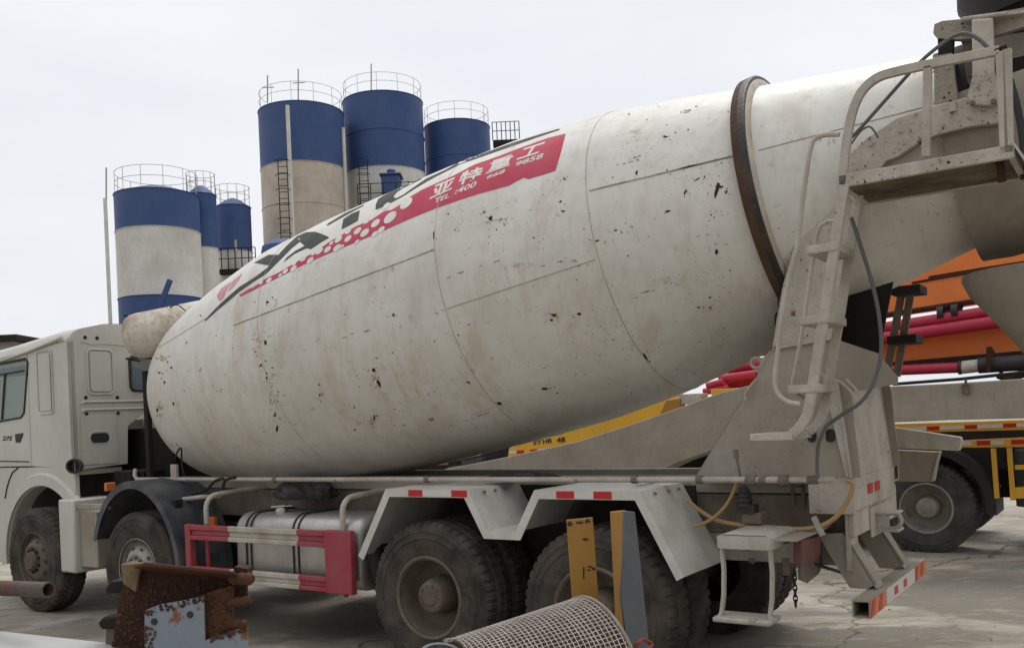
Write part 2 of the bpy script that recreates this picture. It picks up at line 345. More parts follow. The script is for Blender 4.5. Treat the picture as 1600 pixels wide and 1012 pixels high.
prof = [(float(s_), rad_at(s_)) for s_ in list(np.linspace(-.27, 0, 10)) + list(np.linspace(.05, 7.36, 110))]
dm.lathe(prof, DA, DX, 128)
def blob(px, py, rx, ry, ang=0, n=9, jag=.35, lift=.002):
    rx *= .8; ry *= .8
    ca, sa = math.cos(ang), math.sin(ang); pts = []
    for i in range(n):
        t = 2*math.pi*i/n; k = 1 + random.uniform(-jag, jag); x, y = rx*k*math.cos(t), ry*k*math.sin(t)
        pts.append(dhit(px + x*ca - y*sa, py + x*sa + y*ca, lift))
    c = dhit(px, py, lift); dm.add([c] + pts, [(0, i+1, (i+1) % n + 1) for i in range(n)])
# rust bloom stains, then chips
dm.mi = 2
for px, py, rx, ry in ((588, 590, 12, 20), (400, 545, 7, 45), (425, 620, 7, 40), (250, 640, 7, 16), (582, 655, 6, 10), (775, 345, 24, 8), (255, 560, 10, 5), (863, 494, 14, 6)):
    for k in range(16): blob(px + random.gauss(0, rx*.5), py + random.gauss(0, ry*.5), random.uniform(.8, 2.2), random.uniform(.8, 3), random.uniform(0, 3), 8, .6, .0016)
dm.mi = 1
for px, py, rx, ry, an in ((1120, 298, 4, 17, .2), (1124, 292, 7, 3, 0), (767, 341, 4, 4, 0), (756, 332, 2.5, 1.5, 0), (905, 490, 5, 3, 0), (866, 492, 5, 3, 0), (862, 500, 3, 2, 0),
        (850, 607, 7, 3, 0), (1120, 393, 3, 6, 0), (880, 330, 3, 1.5, 0), (876, 315, 2, 2, 0), (995, 270, 2, 5, .2), (1040, 214, 5, 2, 0), (1044, 330, 6, 2, -.3), (678, 367, 1.2, 7, 0),
        (592, 598, 3, 8, -.5), (584, 578, 3, 4, 0), (615, 492, 2, 4, 0), (418, 472, 3, 2, 0), (415, 535, 2, 5, 0), (408, 570, 2, 3, 0), (430, 648, 2, 5, 0), (433, 668, 2, 6, 0), (417, 590, 2, 3, 0), (500, 617, 2, 3, 0),
        (780, 630, 5, 3, 0), (732, 597, 4, 2, .6), (585, 652, 2, 5, 0), (1008, 556, 2, 8, -.6), (1092, 480, 3, 1.5, 0), (1110, 480, 3, 1.5, 0), (1071, 300, 2, 6, .5), (1090, 280, 7, 1.2, -.6), (1135, 300, 2, 4, .3),
        (257, 597, 2, 3, 0), (246, 640, 2, 4, 0), (271, 630, 2, 3, 0), (249, 582, 3, 1.5, 0), (268, 574, 2, 2, 0), (882, 280, 3, 2, 0), (934, 376, 4, 1.6, -.3), (962, 360, 4, 1.5, -.3)):
    blob(px, py, rx, ry, an)
    for k in range(3): blob(px + random.gauss(0, rx*1.8), py + random.gauss(0, ry*1.3), random.uniform(.5, 1.2), random.uniform(.5, 1.5), random.uniform(0, 3), 6, .5)
cl = [(1120, 380, 12, 90), (1070, 250, 60, 70), (420, 540, 8, 60), (760, 350, 40, 25), (1100, 420, 30, 60), (1000, 300, 30, 90), (590, 560, 50, 60), (320, 560, 60, 40), (890, 560, 120, 60), (700, 560, 80, 70), (1000, 420, 90, 90), (480, 640, 100, 60), (430, 640, 6, 40)]
for i in range(520):
    c = random.choice(cl); dm.mi = random.choice((1, 1, 3)); px, py = random.gauss(c[0], c[2]), random.gauss(c[1], c[3])
    if not (245 < px < 1145 and 160 < py < 700): continue
    e = random.random(); r = .45 + 1.0*e**3
    blob(px, py, r*random.uniform(.8, 1.8), r, random.choice((0, .3, -.4, 1.4)), 6, .45)
dm.mi = 1
for px, py, ln in ((740, 420, 60), (990, 250, 24), (1080, 170, 14), (1010, 455, 20), (640, 660, 40), (560, 520, 30), (870, 410, 40), (730, 655, 30)):     # scratches
    a = -.28 + random.uniform(-.1, .1)
    for k in range(5):
        x0 = px + random.uniform(-ln, ln); y0 = py + (x0-px)*a + random.gauss(0, 2); l_ = random.uniform(3, 9)
        dm.add([dhit(x0, y0, .002), dhit(x0+l_, y0+l_*a, .002), dhit(x0+l_, y0+l_*a+.8, .002), dhit(x0, y0+.6, .002)], [(0,1,2,3)])
drum = dm.build('drum', [DRUM, CHIP, CHIPB, mat('rust_fleck', (.15, .07, .035), .8, damt=.4, bump=.1, scale=12)], TR, ang=50)
def arcS(s_, r, a0=0, a1=2*math.pi, n=96):
    ax = Vector(DX); u = ax.cross(Vector((0,0,1))).normalized(); w_ = u.cross(ax); A = Vector(DA) + ax*s_
    return [A + (u*math.cos(a0+(a1-a0)*i/n) + w_*math.sin(a0+(a1-a0)*i/n))*r for i in range(n)]
WELD = mat('weld_bead', (.55, .50, .42), .6, dirt=(.34, .27, .19), damt=.9, bump=.3, scale=6)
for s_, r in ((2.23, .0025), (4.11, .003), (5.30, .0035)):
    MB().tube(arcS(s_, rad_at(s_)+.0005), r, 6, closed=True).build('weld_seam', WELD, drum)
def line_hits(a, b, n=30): return [dhit(a[0]+(b[0]-a[0])*i/n, a[1]+(b[1]-a[1])*i/n, .001) for i in range(n+1)]
WELDR = mat('rusted_weld', (.50, .46, .38), .7, dirt=(.045, .025, .016), damt=1, bump=.4, scale=4, dlo=.46)
for a, b, m_, r in (((365, 508), (678, 390), WELDR, .005), ((698, 482), (930, 405), WELD, .004), ((921, 298), (1150, 243), WELDR, .006), ((1185, 235), (1442, 168), WELD, .004), ((248, 543), (322, 497), WELD, .003)):
    MB().tube(line_hits(a, b), r, 6).build('weld_seam', m_, drum)
# raised rust patch outline near the bottom of the drum
pth = [dhit(x, y, .001) for x, y in ((735, 652), (740, 646), (782, 632), (785, 637), (778, 643), (737, 655))]
MB().tube(pth, .0025, 5).build('weld_seam', WELD, drum)
# running ring
rr = MB(); R0 = rad_at(6.26)
rr.lathe([(6.235, R0-.02), (6.235, R0+.048), (6.242, R0+.056), (6.285, R0+.058)], DA, DX, 128); rr.mi = 1
rr.lathe([(6.285, R0+.058), (6.315, R0+.058), (6.325, R0+.050), (6.325, R0-.04)], DA, DX, 128)
rr.build('running_ring', [mat('ring_rust', (.10, .054, .032), .8, dirt=(.05, .03, .022), damt=.8, bump=.3, scale=5), mat('ring_black', (.02, .018, .017), .5, metal=0, dirt=(.10, .052, .03), damt=.95, bump=.3, scale=3.5, dlo=.47)], drum)
MB().lathe([(6.325, R0+.03), (6.333, R0+.02), (6.342, R0-.01), (6.35, R0-.05)], DA, DX, 128).build('ring_flange', WELD, drum)
# ---- decals ----------------------------------------------------------------
def crop(o, k, pts): return [(o[0]+x/k, o[1]+y/k) for x, y in pts]
def bisect_map(bm, fn, step=6):
    xs = [v.co.x for v in bm.verts]; ys = [v.co.y for v in bm.verts]
    for ax, lo, hi in (((1,0,0), min(xs), max(xs)), ((0,1,0), min(ys), max(ys))):
        c = lo + step
        while c < hi:
            bmesh.ops.bisect_plane(bm, geom=bm.verts[:]+bm.edges[:]+bm.faces[:], plane_co=(c*ax[0], c*ax[1], 0), plane_no=ax); c += step
    for v in bm.verts: v.co = fn(v.co.x, v.co.y)
def face_out(bm):      # every sticker face points away from the body it is stuck to (near side of the truck)
    bm.normal_update(); c = Vector((float(OT[0]), float(OT[1]), float(OT[2])))
    for f in bm.faces:
        if f.normal.dot(c-f.calc_center_median()) < 0: f.normal_flip()
def unshift(bm, parent):
    o_ = PO[parent.name]['off']
    for v in bm.verts: v.co -= o_
def decal(name, polys, m_, parent, fn, step=6, label=None):
    bm = bmesh.new()
    for pl in polys:
        P = [Vector((x, y, 0)) for x, y in pl]; tri = tessellate_polygon([P]); V = [bm.verts.new(p) for p in P]
        for t in tri:
            try: bm.faces.new([V[i] for i in t])
            except ValueError: pass
    bisect_map(bm, fn, step); face_out(bm); unshift(bm, parent); me = bpy.data.meshes.new(name); bm.to_mesh(me); bm.free(); me.materials.append(m_)
    me.polygons.foreach_set('use_smooth', [True]*len(me.polygons))
    o = bpy.data.objects.new(name, me); SC.collection.objects.link(o); o.parent = parent; PO[o.name] = PO[parent.name]
    if label: o['label'] = label
    return o
def text_mesh(txt, bold=.02):
    cu = bpy.data.curves.new('lettering', 'FONT'); cu.body = txt; cu.size = 1; cu.offset = bold; cu.resolution_u = 3
    o = bpy.data.objects.new('lettering', cu); SC.collection.objects.link(o); bpy.context.view_layer.update()
    me = bpy.data.meshes.new_from_object(o.evaluated_get(bpy.context.evaluated_depsgraph_get())); bpy.data.objects.remove(o); return me
def text_decal(name, items, m_, parent, fn, step=.34, bold=.02, label=None):
    bm = bmesh.new()
    for txt, q in items:
        me = text_mesh(txt, bold); t = bmesh.new(); t.from_mesh(me)
        xs = [v.co.x for v in t.verts]; ys = [v.co.y for v in t.verts]
        if not xs: continue
        x0, x1, y0, y1 = min(xs), max(xs), min(ys), max(ys); asp = (x1-x0)/(y1-y0)
        for v in t.verts: v.co = Vector(((v.co.x-x0)/(x1-x0)*asp, (v.co.y-y0)/(y1-y0), 0))
        TL, TR_, BR, BL = q
        def f2(u, v):
            u = u/asp; a = ((1-v)*BL[0]+v*TL[0], (1-v)*BL[1]+v*TL[1]); b = ((1-v)*BR[0]+v*TR_[0], (1-v)*BR[1]+v*TR_[1])
            return fn(a[0]+(b[0]-a[0])*u, a[1]+(b[1]-a[1])*u)
        bisect_map(t, f2, step); m3 = bpy.data.meshes.new('t'); t.to_mesh(m3); t.free(); bm.from_mesh(m3)
    face_out(bm); unshift(bm, parent); me = bpy.data.meshes.new(name); bm.to_mesh(me); bm.free(); me.materials.append(m_)
    o = bpy.data.objects.new(name, me); SC.collection.objects.link(o); o.parent = parent; PO[o.name] = PO[parent.name]
    if label: o['label'] = label
    return o
f1 = lambda x, y: dhit(x, y, .0014)
f2_ = lambda x, y: dhit(x, y, .0026)
A5 = (320, 330); B5 = (600, 190)
ya = crop(A5, 5, [(385,403),(500,340),(575,340),(640,270),(720,195),(790,165),(860,160),(920,180),(975,205),(900,250),(830,297),(795,290),(700,335),(612,402),(640,362),(705,312),(782,270),(742,240),(680,290),(620,350),(560,410),(480,490),(370,560),(270,630),(230,665),(100,775),(5,858),(0,850),(100,742),(180,670),(270,592),(360,535),(440,480),(508,425)])
tt_ = crop(A5, 5, [(1083,62),(1150,18),(1212,-6),(1196,75),(1130,112),(1068,142)])
tb_ = crop(A5, 5, [(950,108),(965,95),(1090,18),(1240,-50),(1240,-42),(1092,40),(965,110)])
cc_ = crop(B5, 5, [(-66,690),(-64,650),(-45,605),(0,575),(60,545),(120,515),(200,478),(290,440),(300,448),(215,490),(150,520),(105,550),(80,578),(76,594),(100,598),(150,572),(195,540),(330,445),(480,378),(500,366),(600,310),(800,240),(1000,168),(1200,106),(1368,56),(1372,66),(1200,124),(1000,194),(800,264),(600,334),(400,434),(260,514),(170,572),(100,612),(0,664)])
decal('logo_lettering', [ya, tt_, tb_, cc_], DECB, drum, f1, 5, 'dark green slanted YATE lettering along the top of the drum')
em = [crop(A5, 5, [(95,655),(130,600),(185,565),(212,548),(170,620),(150,672),(125,702),(103,692)]), crop(A5, 5, [(222,540),(297,482),(262,545),(215,600),(178,632),(195,590)])]
decal('logo_emblem', em, DECP, drum, f1, 5, 'faded pink slanted emblem before the lettering')
band = crop(B5, 5, [(1420,95),(1385,230),(1340,385),(1240,418),(1130,450),(1090,440),(1040,465),(980,500),(840,538),(700,578),(550,628),(400,680),(200,762),(0,852)]) + \
       crop(A5, 5, [(1300,195),(1200,235),(1080,285),(960,335),(880,370),(760,425),(640,485),(560,525),(470,570),(400,608),(345,635),(280,668),(268,655),(330,615),(400,580),(470,530),(580,478),(660,430),(760,372),(860,320),(980,235),(1080,180),(1180,118),(1300,70),(1400,0)]) + \
       crop(B5, 5, [(60,690),(140,640),(210,585),(300,532),(540,425),(700,340),(900,270),(1050,212),(1280,130)])
decal('red_band', [band], DECR, drum, f1, 5, 'faded red band with white dots and lettering')
dots = []
def ell(c, a, b, an=-.75, n=14):
    return [(c[0]+a*math.cos(2*math.pi*i/n)*math.cos(an)-b*math.sin(2*math.pi*i/n)*math.sin(an), c[1]+a*math.cos(2*math.pi*i/n)*math.sin(an)+b*math.sin(2*math.pi*i/n)*math.cos(an)) for i in range(n)]
for x, y, a in ((1450,50,55),(1335,95,38),(1195,155,32),(1250,170,38),(1045,220,32),(1120,215,30),(1035,288,34),(960,300,30),(895,312,32),(825,385,30),(770,372,26),(695,448,28),(630,470,24),(502,540,24),
                (1380,145,30),(1265,78,26),(1190,240,20),(1120,160,24),(1075,275,16),(1330,180,28),(990,250,18),(930,372,18),(850,330,20),(880,400,16),(740,450,18),(700,410,18),(590,500,16),(440,560,16),(380,590,12)):
    c = (A5[0]+x/5, A5[1]+y/5); dots.append(ell(c, a/5*1.15, a/5*.55))
for x, y, a in ((175,640,58),(50,752,52),(20,660,34)): c = (B5[0]+x/5, B5[1]+y/5); dots.append(ell(c, a/5*1.05, a/5*.48))
for dt in dots: decal('white_dot', [dt], DRUM, drum, f2_, 5)
Q = lambda *p: crop(B5, 5, p)
text_decal('company_name', [('亚', Q((400,500),(560,435),(530,530),(355,612))), ('特', Q((610,395),(790,345),(740,460),(570,505))), ('重', Q((845,305),(1025,250),(980,345),(795,412))), ('工', Q((1085,215),(1275,155),(1205,250),(1035,305)))], DECW, drum, f2_, .34, .03, 'white company name in four characters on the red band')
text_decal('phone_number', [('TEL', Q((404,602),(524,556),(508,596),(388,644))), (':400', Q((566,525),(735,462),(712,512),(550,572))), ('668', Q((820,418),(955,370),(938,405),(795,455))), ('9858', Q((1040,318),(1255,245),(1235,290),(1020,357)))], DECW, drum, f2_, .4, .025, 'white telephone number under the company name')
# rear shell around the drum mouth
MB().lathe([(7.34, .585), (7.34, .70), (7.5, .72), (8.6, .70)], DA, DX, 64, a0=rad(-205), a1=rad(10)).build('discharge_shell', BEIGE, TR)
MB().lathe([(7.345, .55), (7.345, .60), (8.3, .55), (8.3, 0)], DA, DX, 48).build('drum_mouth', DARK, TR)
# ---- water tank --------------------------------------------------------------
ta = oY(213, 526, .38); tb = oY(335, 500, 1.05); tx = (tb-ta).normalized()
wt = MB().lathe([(-.13, 0), (-.125, .07), (-.10, .14), (-.06, .19), (-.01, .218), (.05, .225), ((tb-ta).length, .225)], ta, tx, 48).build('water_tank', STAIN, TR)
MB().tube([ta+tx*.07+Vector((0,0,0))+p*.2265 for p in [Vector((0,0,1))*math.cos(a)+tx.cross(Vector((0,0,1)))*math.sin(a) for a in [i*math.pi/24 for i in range(48)]]], .004, 6, closed=True).build('weld_seam', WELD, wt)
for px, py in ((198, 494), (201, 561)):
    a = oY(px-4, py-1, .33); MB().beam(a, a+Vector((.10, .08, -.03)), .03, .02).build('tank_bracket', DARK, wt)
a = oY(262, 485, .62); MB().box(a-Vector((.03,.02,.02)), a+Vector((.02,.02,.03))).tube(spline([a+Vector((0,0,.02)), a+Vector((.15,0,.04)), a+Vector((.28,0,-.03))], 5), .006, 6).build('tank_valve', CHIP, wt)
# ---- cab ------------------------------------------------------------------------
XR = -6.006; YC = .12; YF = 2.40
cab = MB()
rearpoly = [(XR,YC,1.45),(XR,.71,1.48),(XR,.73,1.88),(XR,.98,2.05),(XR,1.54,2.05),(XR,1.79,1.88),(XR,1.81,1.48),(XR,YF,1.45),(XR,YF,2.78),(XR,2.3,2.90),(XR,2.1,2.95),(XR,1.25,3.0),(XR,.5,2.95),(XR,.22,2.88),(XR,.15,2.83),(XR,YC,2.76)]
def rrect(f, u0, v0, u1, v1, r, n=4):
    out = []
    for cx, cy, a in ((u1-r, v1-r, 0), (u0+r, v1-r, 90), (u0+r, v0+r, 180), (u1-r, v0+r, 270)):
        for i in range(n+1): t = rad(a+90*i/n); out.append(f(cx+r*math.cos(t), cy+r*math.sin(t)))
    return out
rw = rrect(lambda u, v: (XR, u, v), .78, 2.26, 1.74, 2.62, .05)
cab.prism([rearpoly, rw], (-.05, 0, 0))
# near side wall with window opening, far wall, roof
win = [oY(-70, 578, YC), oY(-70, 665, YC), oY(0, 658, YC), oY(33, 652, YC), oY(38, 645, YC), oY(44, 566, YC), oY(40, 560, YC), oY(0, 568, YC)]
win = [(p.x, YC, p.z) for p in win]
side = [(XR,YC,1.46),(XR,YC,2.76),(-6.35,YC,2.745),(-6.75,YC,2.70),(-7.2,YC,2.66),(-8.0,YC,2.60),(-8.2,YC,2.1),(-8.25,YC,1.5)]
door_edge = oY(46, 640, YC).x
sidep = [(XR,YC,1.46),(XR,YC,2.76),(-6.35,YC,2.745),(door_edge+.004,YC,2.70),(door_edge+.004,YC,1.50)]
cab.prism([sidep], (0, .05, 0))
cab.prism([[(x, YF, z) for x, y, z in side]], (0, -.04, 0))
# roof: loft of cross-sections along X
secs = []
for X, dz in ((XR, 0), (-6.3, .0), (-6.7, -.03), (-7.2, -.07), (-7.7, -.10), (-8.05, -.25)):
    secs.append([(X, y, z + dz) for y, z in ((YC, 2.76), (.15, 2.83), (.22, 2.88), (.5, 2.95), (1.25, 3.0), (2.1, 2.95), (2.3, 2.90), (YF, 2.78))])
vs = [p for sct in secs for p in sct]; cab.add(vs, [(i*8+j, i*8+j+1, (i+1)*8+j+1, (i+1)*8+j) for i in range(len(secs)-1) for j in range(7)])
cab.box((-8.25, YC+.03, 1.45), (-8.2, YF-.03, 2.0)); cab.box((-8.2, YC+.06, 1.40), (XR-.06, .68, 1.455)); cab.box((-8.2, 1.84, 1.40), (XR-.06, YF-.05, 1.455))
CAB = cab.build('cab', WHITE, TR, bevel=.012)
def ring_ridge(name, pts, r, m_, parent): return MB().tube(pts, r, 8, closed=True).build(name, m_, parent)
# pressed panels and ridges on the rear wall
pr = lambda u, v: Vector((XR+.004, u, v))
ring_ridge('pressed_panel', rrect(pr, .30, 2.22, .58, 2.68, .05), .011, WHITE, CAB)
MB().prism([rrect(pr, .325, 2.245, .555, 2.655, .035)], (.012, 0, 0)).build('pressed_panel', WHITE, CAB, bevel=.006)
for z0 in (2.14, 2.06): MB().tube([pr(.22, z0-.02), pr(.25, z0), pr(1.2, z0+.01)], .012, 8).build('pressed_ridge', WHITE, CAB)
MB().prism([rrect(pr, .20, 1.50, .60, 2.00, .03)], (.006, 0, 0)).build('pressed_panel', WHITE, CAB, bevel=.004)
MB().tube([pr(.24, 2.755), pr(.30, 2.75), pr(.34, 2.735), pr(.44, 2.74), pr(.48, 2.745), pr(.8, 2.735)], .005, 6).build('pressed_ridge', WHITE, CAB)
for u, v in ((.29, 2.80), (.42, 2.80), (.27, 2.185), (.62, 2.185), (.27, 2.02), (.62, 2.02)):
    MB().lathe([(0, .018), (.008, .018), (.010, .012), (.010, 0)], (XR, u, v), (1, 0, 0), 12).build('bolt', DARK, CAB)
MB().prism([rrect(pr, .30, 1.72, .50, 1.82, .045)], (.014, 0, 0)).build('vent', BLACK, CAB, bevel=.004)
ring_ridge('vent_rim', rrect(pr, .285, 1.705, .515, 1.835, .055), .010, WHITE, CAB)
MB().tube(rrect(lambda u, v: Vector((XR+.004, u, v)), .78, 2.26, 1.74, 2.62, .05), .018, 8, closed=True).build('window_seal', BLACK, CAB)
MB().box((XR-.03, .79, 2.27), (XR-.02, 1.73, 2.61)).build('rear_window', GLASS, CAB)
a = oX(128, 727, XR+.03); MB().lathe([(0, .07), (.10, .075), (.10, .055), (.03, .05), (.03, 0)], a-Vector((.05, .03, 0)), (.7, -.7, 0), 20).build('mounting_bush', BLACK, CAB)
# side pressing and drip rail
e0 = oY(57, 553, YC-.004); e1 = oY(84, 645, YC-.004)
f_ = lambda u, v: Vector((u, YC-.004, v))
ring_ridge('pressed_panel', rrect(f_, e0.x+.0, e1.z, e1.x, e0.z+.02, .04), .010, WHITE, CAB)
MB().prism([rrect(f_, e0.x+.03, e1.z+.03, e1.x-.03, e0.z-.01, .03)], (0, -.008, 0)).build('pressed_panel', WHITE, CAB, bevel=.005)
MB().tube([Vector((-8.0,YC-.01,2.60)), Vector((-7.2,YC-.01,2.665)), Vector((-6.75,YC-.015,2.71)), Vector((-6.40,YC-.015,2.76)), Vector((-6.12,YC-.01,2.80))], .016, 8).build('drip_rail', WHITE, CAB)
# cab interior: seats, steering wheel, dark lining
MB().box((-6.75, .35, 1.5), (-6.6, .95, 2.35)).box((-7.2, .35, 1.5), (-6.6, .95, 1.75)).build('seat', DARK, CAB, bevel=.05)
MB().tube([Vector((-7.52,.65,1.92))+Vector((math.cos(t)*.06, math.sin(t)*.2, math.cos(t)*.2)) for t in [i*math.pi/14 for i in range(28)]], .015, 8, closed=True).build('steering_wheel', DARK, CAB)
MB().box((-8.0, .30, 2.52), (-6.9, .55, 2.60)).build('sun_visor', DARK, CAB, bevel=.01)
# door with handle and window
dm_ = MB(); dz = 1.50
dpoly = [(door_edge-.004, YC, dz), (door_edge-.004, YC, 2.695), (-7.2, YC, 2.655), (-7.95, YC, 2.58), (-8.18, YC, 2.1), (-8.2, YC, dz)]
dm_.prism([dpoly, win], (0, .05, 0)); DOOR = dm_.build('door', WHITE, TR, bevel=.008)
MB().tube([Vector(p)+Vector((0, -.002, 0)) for p in win], .012, 8, closed=True).build('window_seal', BLACK, DOOR)
MB().prism([win], (0, .006, 0)).build('door_window', GLASS, DOOR).location = (0, .025, 0)
pz = [oY(22, 577, YC+.03), oY(22, 655, YC+.03)]
MB().tube([oY(-40, 590, YC+.02), oY(8, 584, YC+.02), oY(36, 579, YC+.02)], .01, 6).tube([oY(8, 584, YC+.02), oY(3, 655, YC+.02)], .012, 6).build('window_seal', BLACK, DOOR)
hp = [oY(x, y, YC-.006) for x, y in ((23, 678), (36, 676), (35, 681), (31, 691), (24, 691))]
MB().prism([[(p.x, p.y, p.z) for p in hp]], (0, .012, 0)).build('handle', BLACK, DOOR, bevel=.003)
fd = lambda x, y: oY(x, y, YC-.003)
text_decal('door_number', [('27S', [(5, 681), (19.5, 681), (18, 688), (3.5, 688)])], DARK, DOOR, fd, .5, .03)
MB().tube([oY(x, y, YC-.001) for x, y in ((-60, 722), (0, 720), (46, 721))], .006, 6).build('trim_line', DARK, DOOR)
# lower body with front wheel arch
XW1, XW2 = -6.634, -4.834
pa = [oY(x, y, YC) for x, y in ((113, 726), (112, 771), (100, 772), (88, 768))]
archin = arc((XW1+.02, YC, .55), .745, 52, 185, 16)
low = [(XR, YC, 1.485), (XR, YC, 1.17), (-6.10, YC, 1.16)] + [tuple(p) for p in archin] + [(-7.5, YC, .45), (-8.15, YC, .45), (-8.15, YC, 1.485)]
LB = MB().prism([low], (0, .05, 0)).build('front_fender', WHITE, TR, bevel=.008)
fl = MB(); A0 = arc((XW1+.02, YC-.03, .55), .75, 48, 188, 22); A1 = arc((XW1+.02, YC-.03, .55), .86, 44, 188, 22); A2 = arc((XW1+.02, YC+.02, .55), .90, 42, 188, 22)
n_ = len(A0); fl.add(A0+A1+A2+[p+Vector((0, .2, 0)) for p in A0], [(k*n_+i, k*n_+i+1, (k+1)*n_+i+1, (k+1)*n_+i) for k in (0, 1) for i in range(n_-1)] + [(i, 3*n_+i, 3*n_+i+1, i+1) for i in range(n_-1)])
fl.build('arch_flare', WHITE, LB)
MB().tube([oY(x, y, YC-.002) for x, y in ((28, 731), (20, 737), (15, 748), (11, 762), (8, 778))], .008, 6).build('trim_line', DARK, LB)
MB().box((-6.13, .0, .44), (-5.86, .45, 1.17)).build('step_box', WHITE, TR, bevel=.02)
MB().box((-5.86, .06, .50), (-5.56, .45, 1.05)).build('side_box', BEIGE, TR, bevel=.01)
MB().box((-5.86, .03, 1.08), (-5.30, .06, 1.13)).build('step_rail', BEIGE, TR, bevel=.005)
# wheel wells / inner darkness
MB().box((-8.1, .62, .55), (-5.6, .70, 1.40)).build('wheel_well_filler', DARK, TR)  # dark panel added to keep the front wheel well black
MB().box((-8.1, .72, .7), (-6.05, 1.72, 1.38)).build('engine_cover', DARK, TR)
MB().box((-2.0, .69, .45), (.42, .71, 1.28)).build('wheel_arch_shade', DARK, TR)  # dark panel added so the space under the rear mudguards stays black
MB().box((-3.9, 1.72, .45), (-1.95, 2.38, 1.1)).build('side_box', DARK, TR, bevel=.03)  # far-side dark box added to blacken the view beneath the truck
# engine and gearbox behind the cab
eng = MB().box((-6.9, .9, .75), (-5.5, 1.6, 1.85)).tube([(-5.7, 1.0, 1.2), (-5.7, 1.0, 1.95)], .09, 16)
eng.box((-5.95, .5, 1.25), (-5.65, 2.0, 1.42)); eng.build('engine', DARK, TR, bevel=.02)
for Y in (.55, 2.0): MB().beam((-5.38, Y, 1.30), (-5.38, Y, 2.42), .05, .06).build('tank_stand', DARK, TR)
a = oX(171, 760, -5.5); MB().box(a-Vector((.01, .05, .04)), a+Vector((.03, .05, .04))).build('marker_lamp', ORAL, TR, bevel=.006)
# ---- chassis ---------------------------------------------------------------------
for Y in (.80, 1.58):
    MB().box((-8.0, Y, .98), (1.40, Y+.08, 1.215)).box((-8.0, Y-.03, .965), (1.40, Y+.1, .985)).build('chassis_rail', FRAME, TR, bevel=.004)
    MB().box((-5.3, Y-.01, 1.225), (1.40, Y+.09, 1.335)).build('sub_frame', BEIGE, TR, bevel=.005)
    MB().box((-.6, Y-.02, .78), (1.40, Y+.06, .962)).build('rail_plate', BEIGE, TR, bevel=.004)
for X in (-5.0, -4.0, -3.0, -2.0, -.65, .2, 1.1): MB().box((X, .88, 1.0), (X+.1, 1.58, 1.2)).build('crossmember', DARK, TR)
MB().tube([(-5.9, 1.2, .9), (1.2, 1.2, .85)], .06, 12).build('drive_shaft', DARK, TR)
for X in (XW1, XW2, -1.35, 0): MB().tube([(X, .35, .53), (X, 2.09, .53)], .075, 14).lathe([(-.25, .08), (-.15, .2), (0, .24), (.15, .2), (.25, .08)], (X, 1.22, .53), (0, 1, 0), 20).build('axle', DARK, TR)
for Y in (.68, 1.70):
    for c, hl in ((XW1, .8), (XW2, .75), (-.675, 1.0)):
        m_ = MB()
        for k in range(6): m_.strap([(c-hl+k*.1+t*(2*hl-k*.2)/6, Y, .72+.06*math.sin(math.pi*t/6)-k*.018) for t in range(7)], .08, .014)
        m_.build('leaf_spring', DARK, TR)
MB().tube([(-4.15, .80, .75), (-3.7, .80, .75)], .12, 16).build('air_tank', DARK, TR)
# long water pipe
ZP = 1.345
MB().tube([(-5.36, .37, ZP+.10), (-5.345, .35, ZP+.04), (-5.31, .35, ZP), (1.42, .35, ZP)], .019, 10).build('water_pipe', BEIGEL, TR)
for X in (-4.9, -3.3, -1.6, .15, .6, 1.0):
    MB().beam((X, .35, ZP-.015), (X, .80, ZP-.03), .03, .015).lathe([(-.02, .026), (.02, .026)], (X, .35, ZP), (1, 0, 0), 12).build('pipe_clamp', FRAME, TR)
for X, r in ((1.13, .03), (.93, .032), (1.30, .026)): MB().lathe([(-.03, .019), (-.03, r), (.03, r), (.03, .019)], (X, .35, ZP), (1, 0, 0), 8).build('pipe_union', FRAME, TR)
a = oY(272, 735, .35); MB().box(a-Vector((.045, .01, .075)), a+Vector((.045, .02, .06))).build('mounting_plate', BEIGEL, TR, bevel=.004)
MB().tube(spline([oY(x, y, .33) for x, y in ((272, 722), (276, 708), (283, 700), (284, 725), (288, 742))], 5), .008, 6).build('cable', DARK, TR)
MB().tube(spline([oY(x, y, .33) for x, y in ((300, 772), (322, 765), (335, 752), (350, 748), (348, 765), (352, 750), (368, 745))], 6), .013, 7).build('hydraulic_hose', DARK, TR)
MB().tube([oY(275, 781, .2), oY(315, 776, .3), oY(345, 774, .45)], .02, 8).build('mudguard_stay', BEIGEL, TR)
# ---- wheels -------------------------------------------------------------------------
def tyre_mb(c, ydir, w=.29, R=.54, Ri=.265, lug=True, n=300):
    # profile across the width, outer face at c.y ; ydir = +1 inward
    def p(y, r): return (y*w, r)
    prf = [(p(.04, Ri), 0), (p(.02, Ri+.03), 0), (p(.005, Ri+.06), 0), (p(.012, Ri+.064), 0), (p(.0, Ri+.10), 0), (p(-.012, Ri+.15), 0), (p(-.03, Ri+.155), 0), (p(-.03, Ri+.165), 0), (p(-.008, Ri+.17), 0), (p(.004, R-.075), 0), (p(-.008, R-.07), 0), (p(.012, R-.055), .004), (p(.05, R-.018), .022), (p(.12, R-.002), .022), (p(.3, R), .012), (p(.36, R-.012), 0), (p(.42, R), .006), (p(.58, R+.001), .006), (p(.64, R-.012), 0), (p(.7, R), .012),
           (p(.88, R-.002), .022), (p(.95, R-.018), .022), (p(.98, R-.055), .004), (p(1.01, Ri+.17), 0), (p(1.0, Ri+.10), 0), (p(.98, Ri+.03), 0), (p(.96, Ri), 0)]
    fl_ = [q[1] for q in prf]; prf = [q[0] for q in prf]
    def sc(i, j): return 1 - (fl_[j] if lug and ((i + (3 if j > 16 else 0)) % 6) < 2 else 0)
    return MB().lathe(prf, c, (0, ydir, 0), n, sc=sc)
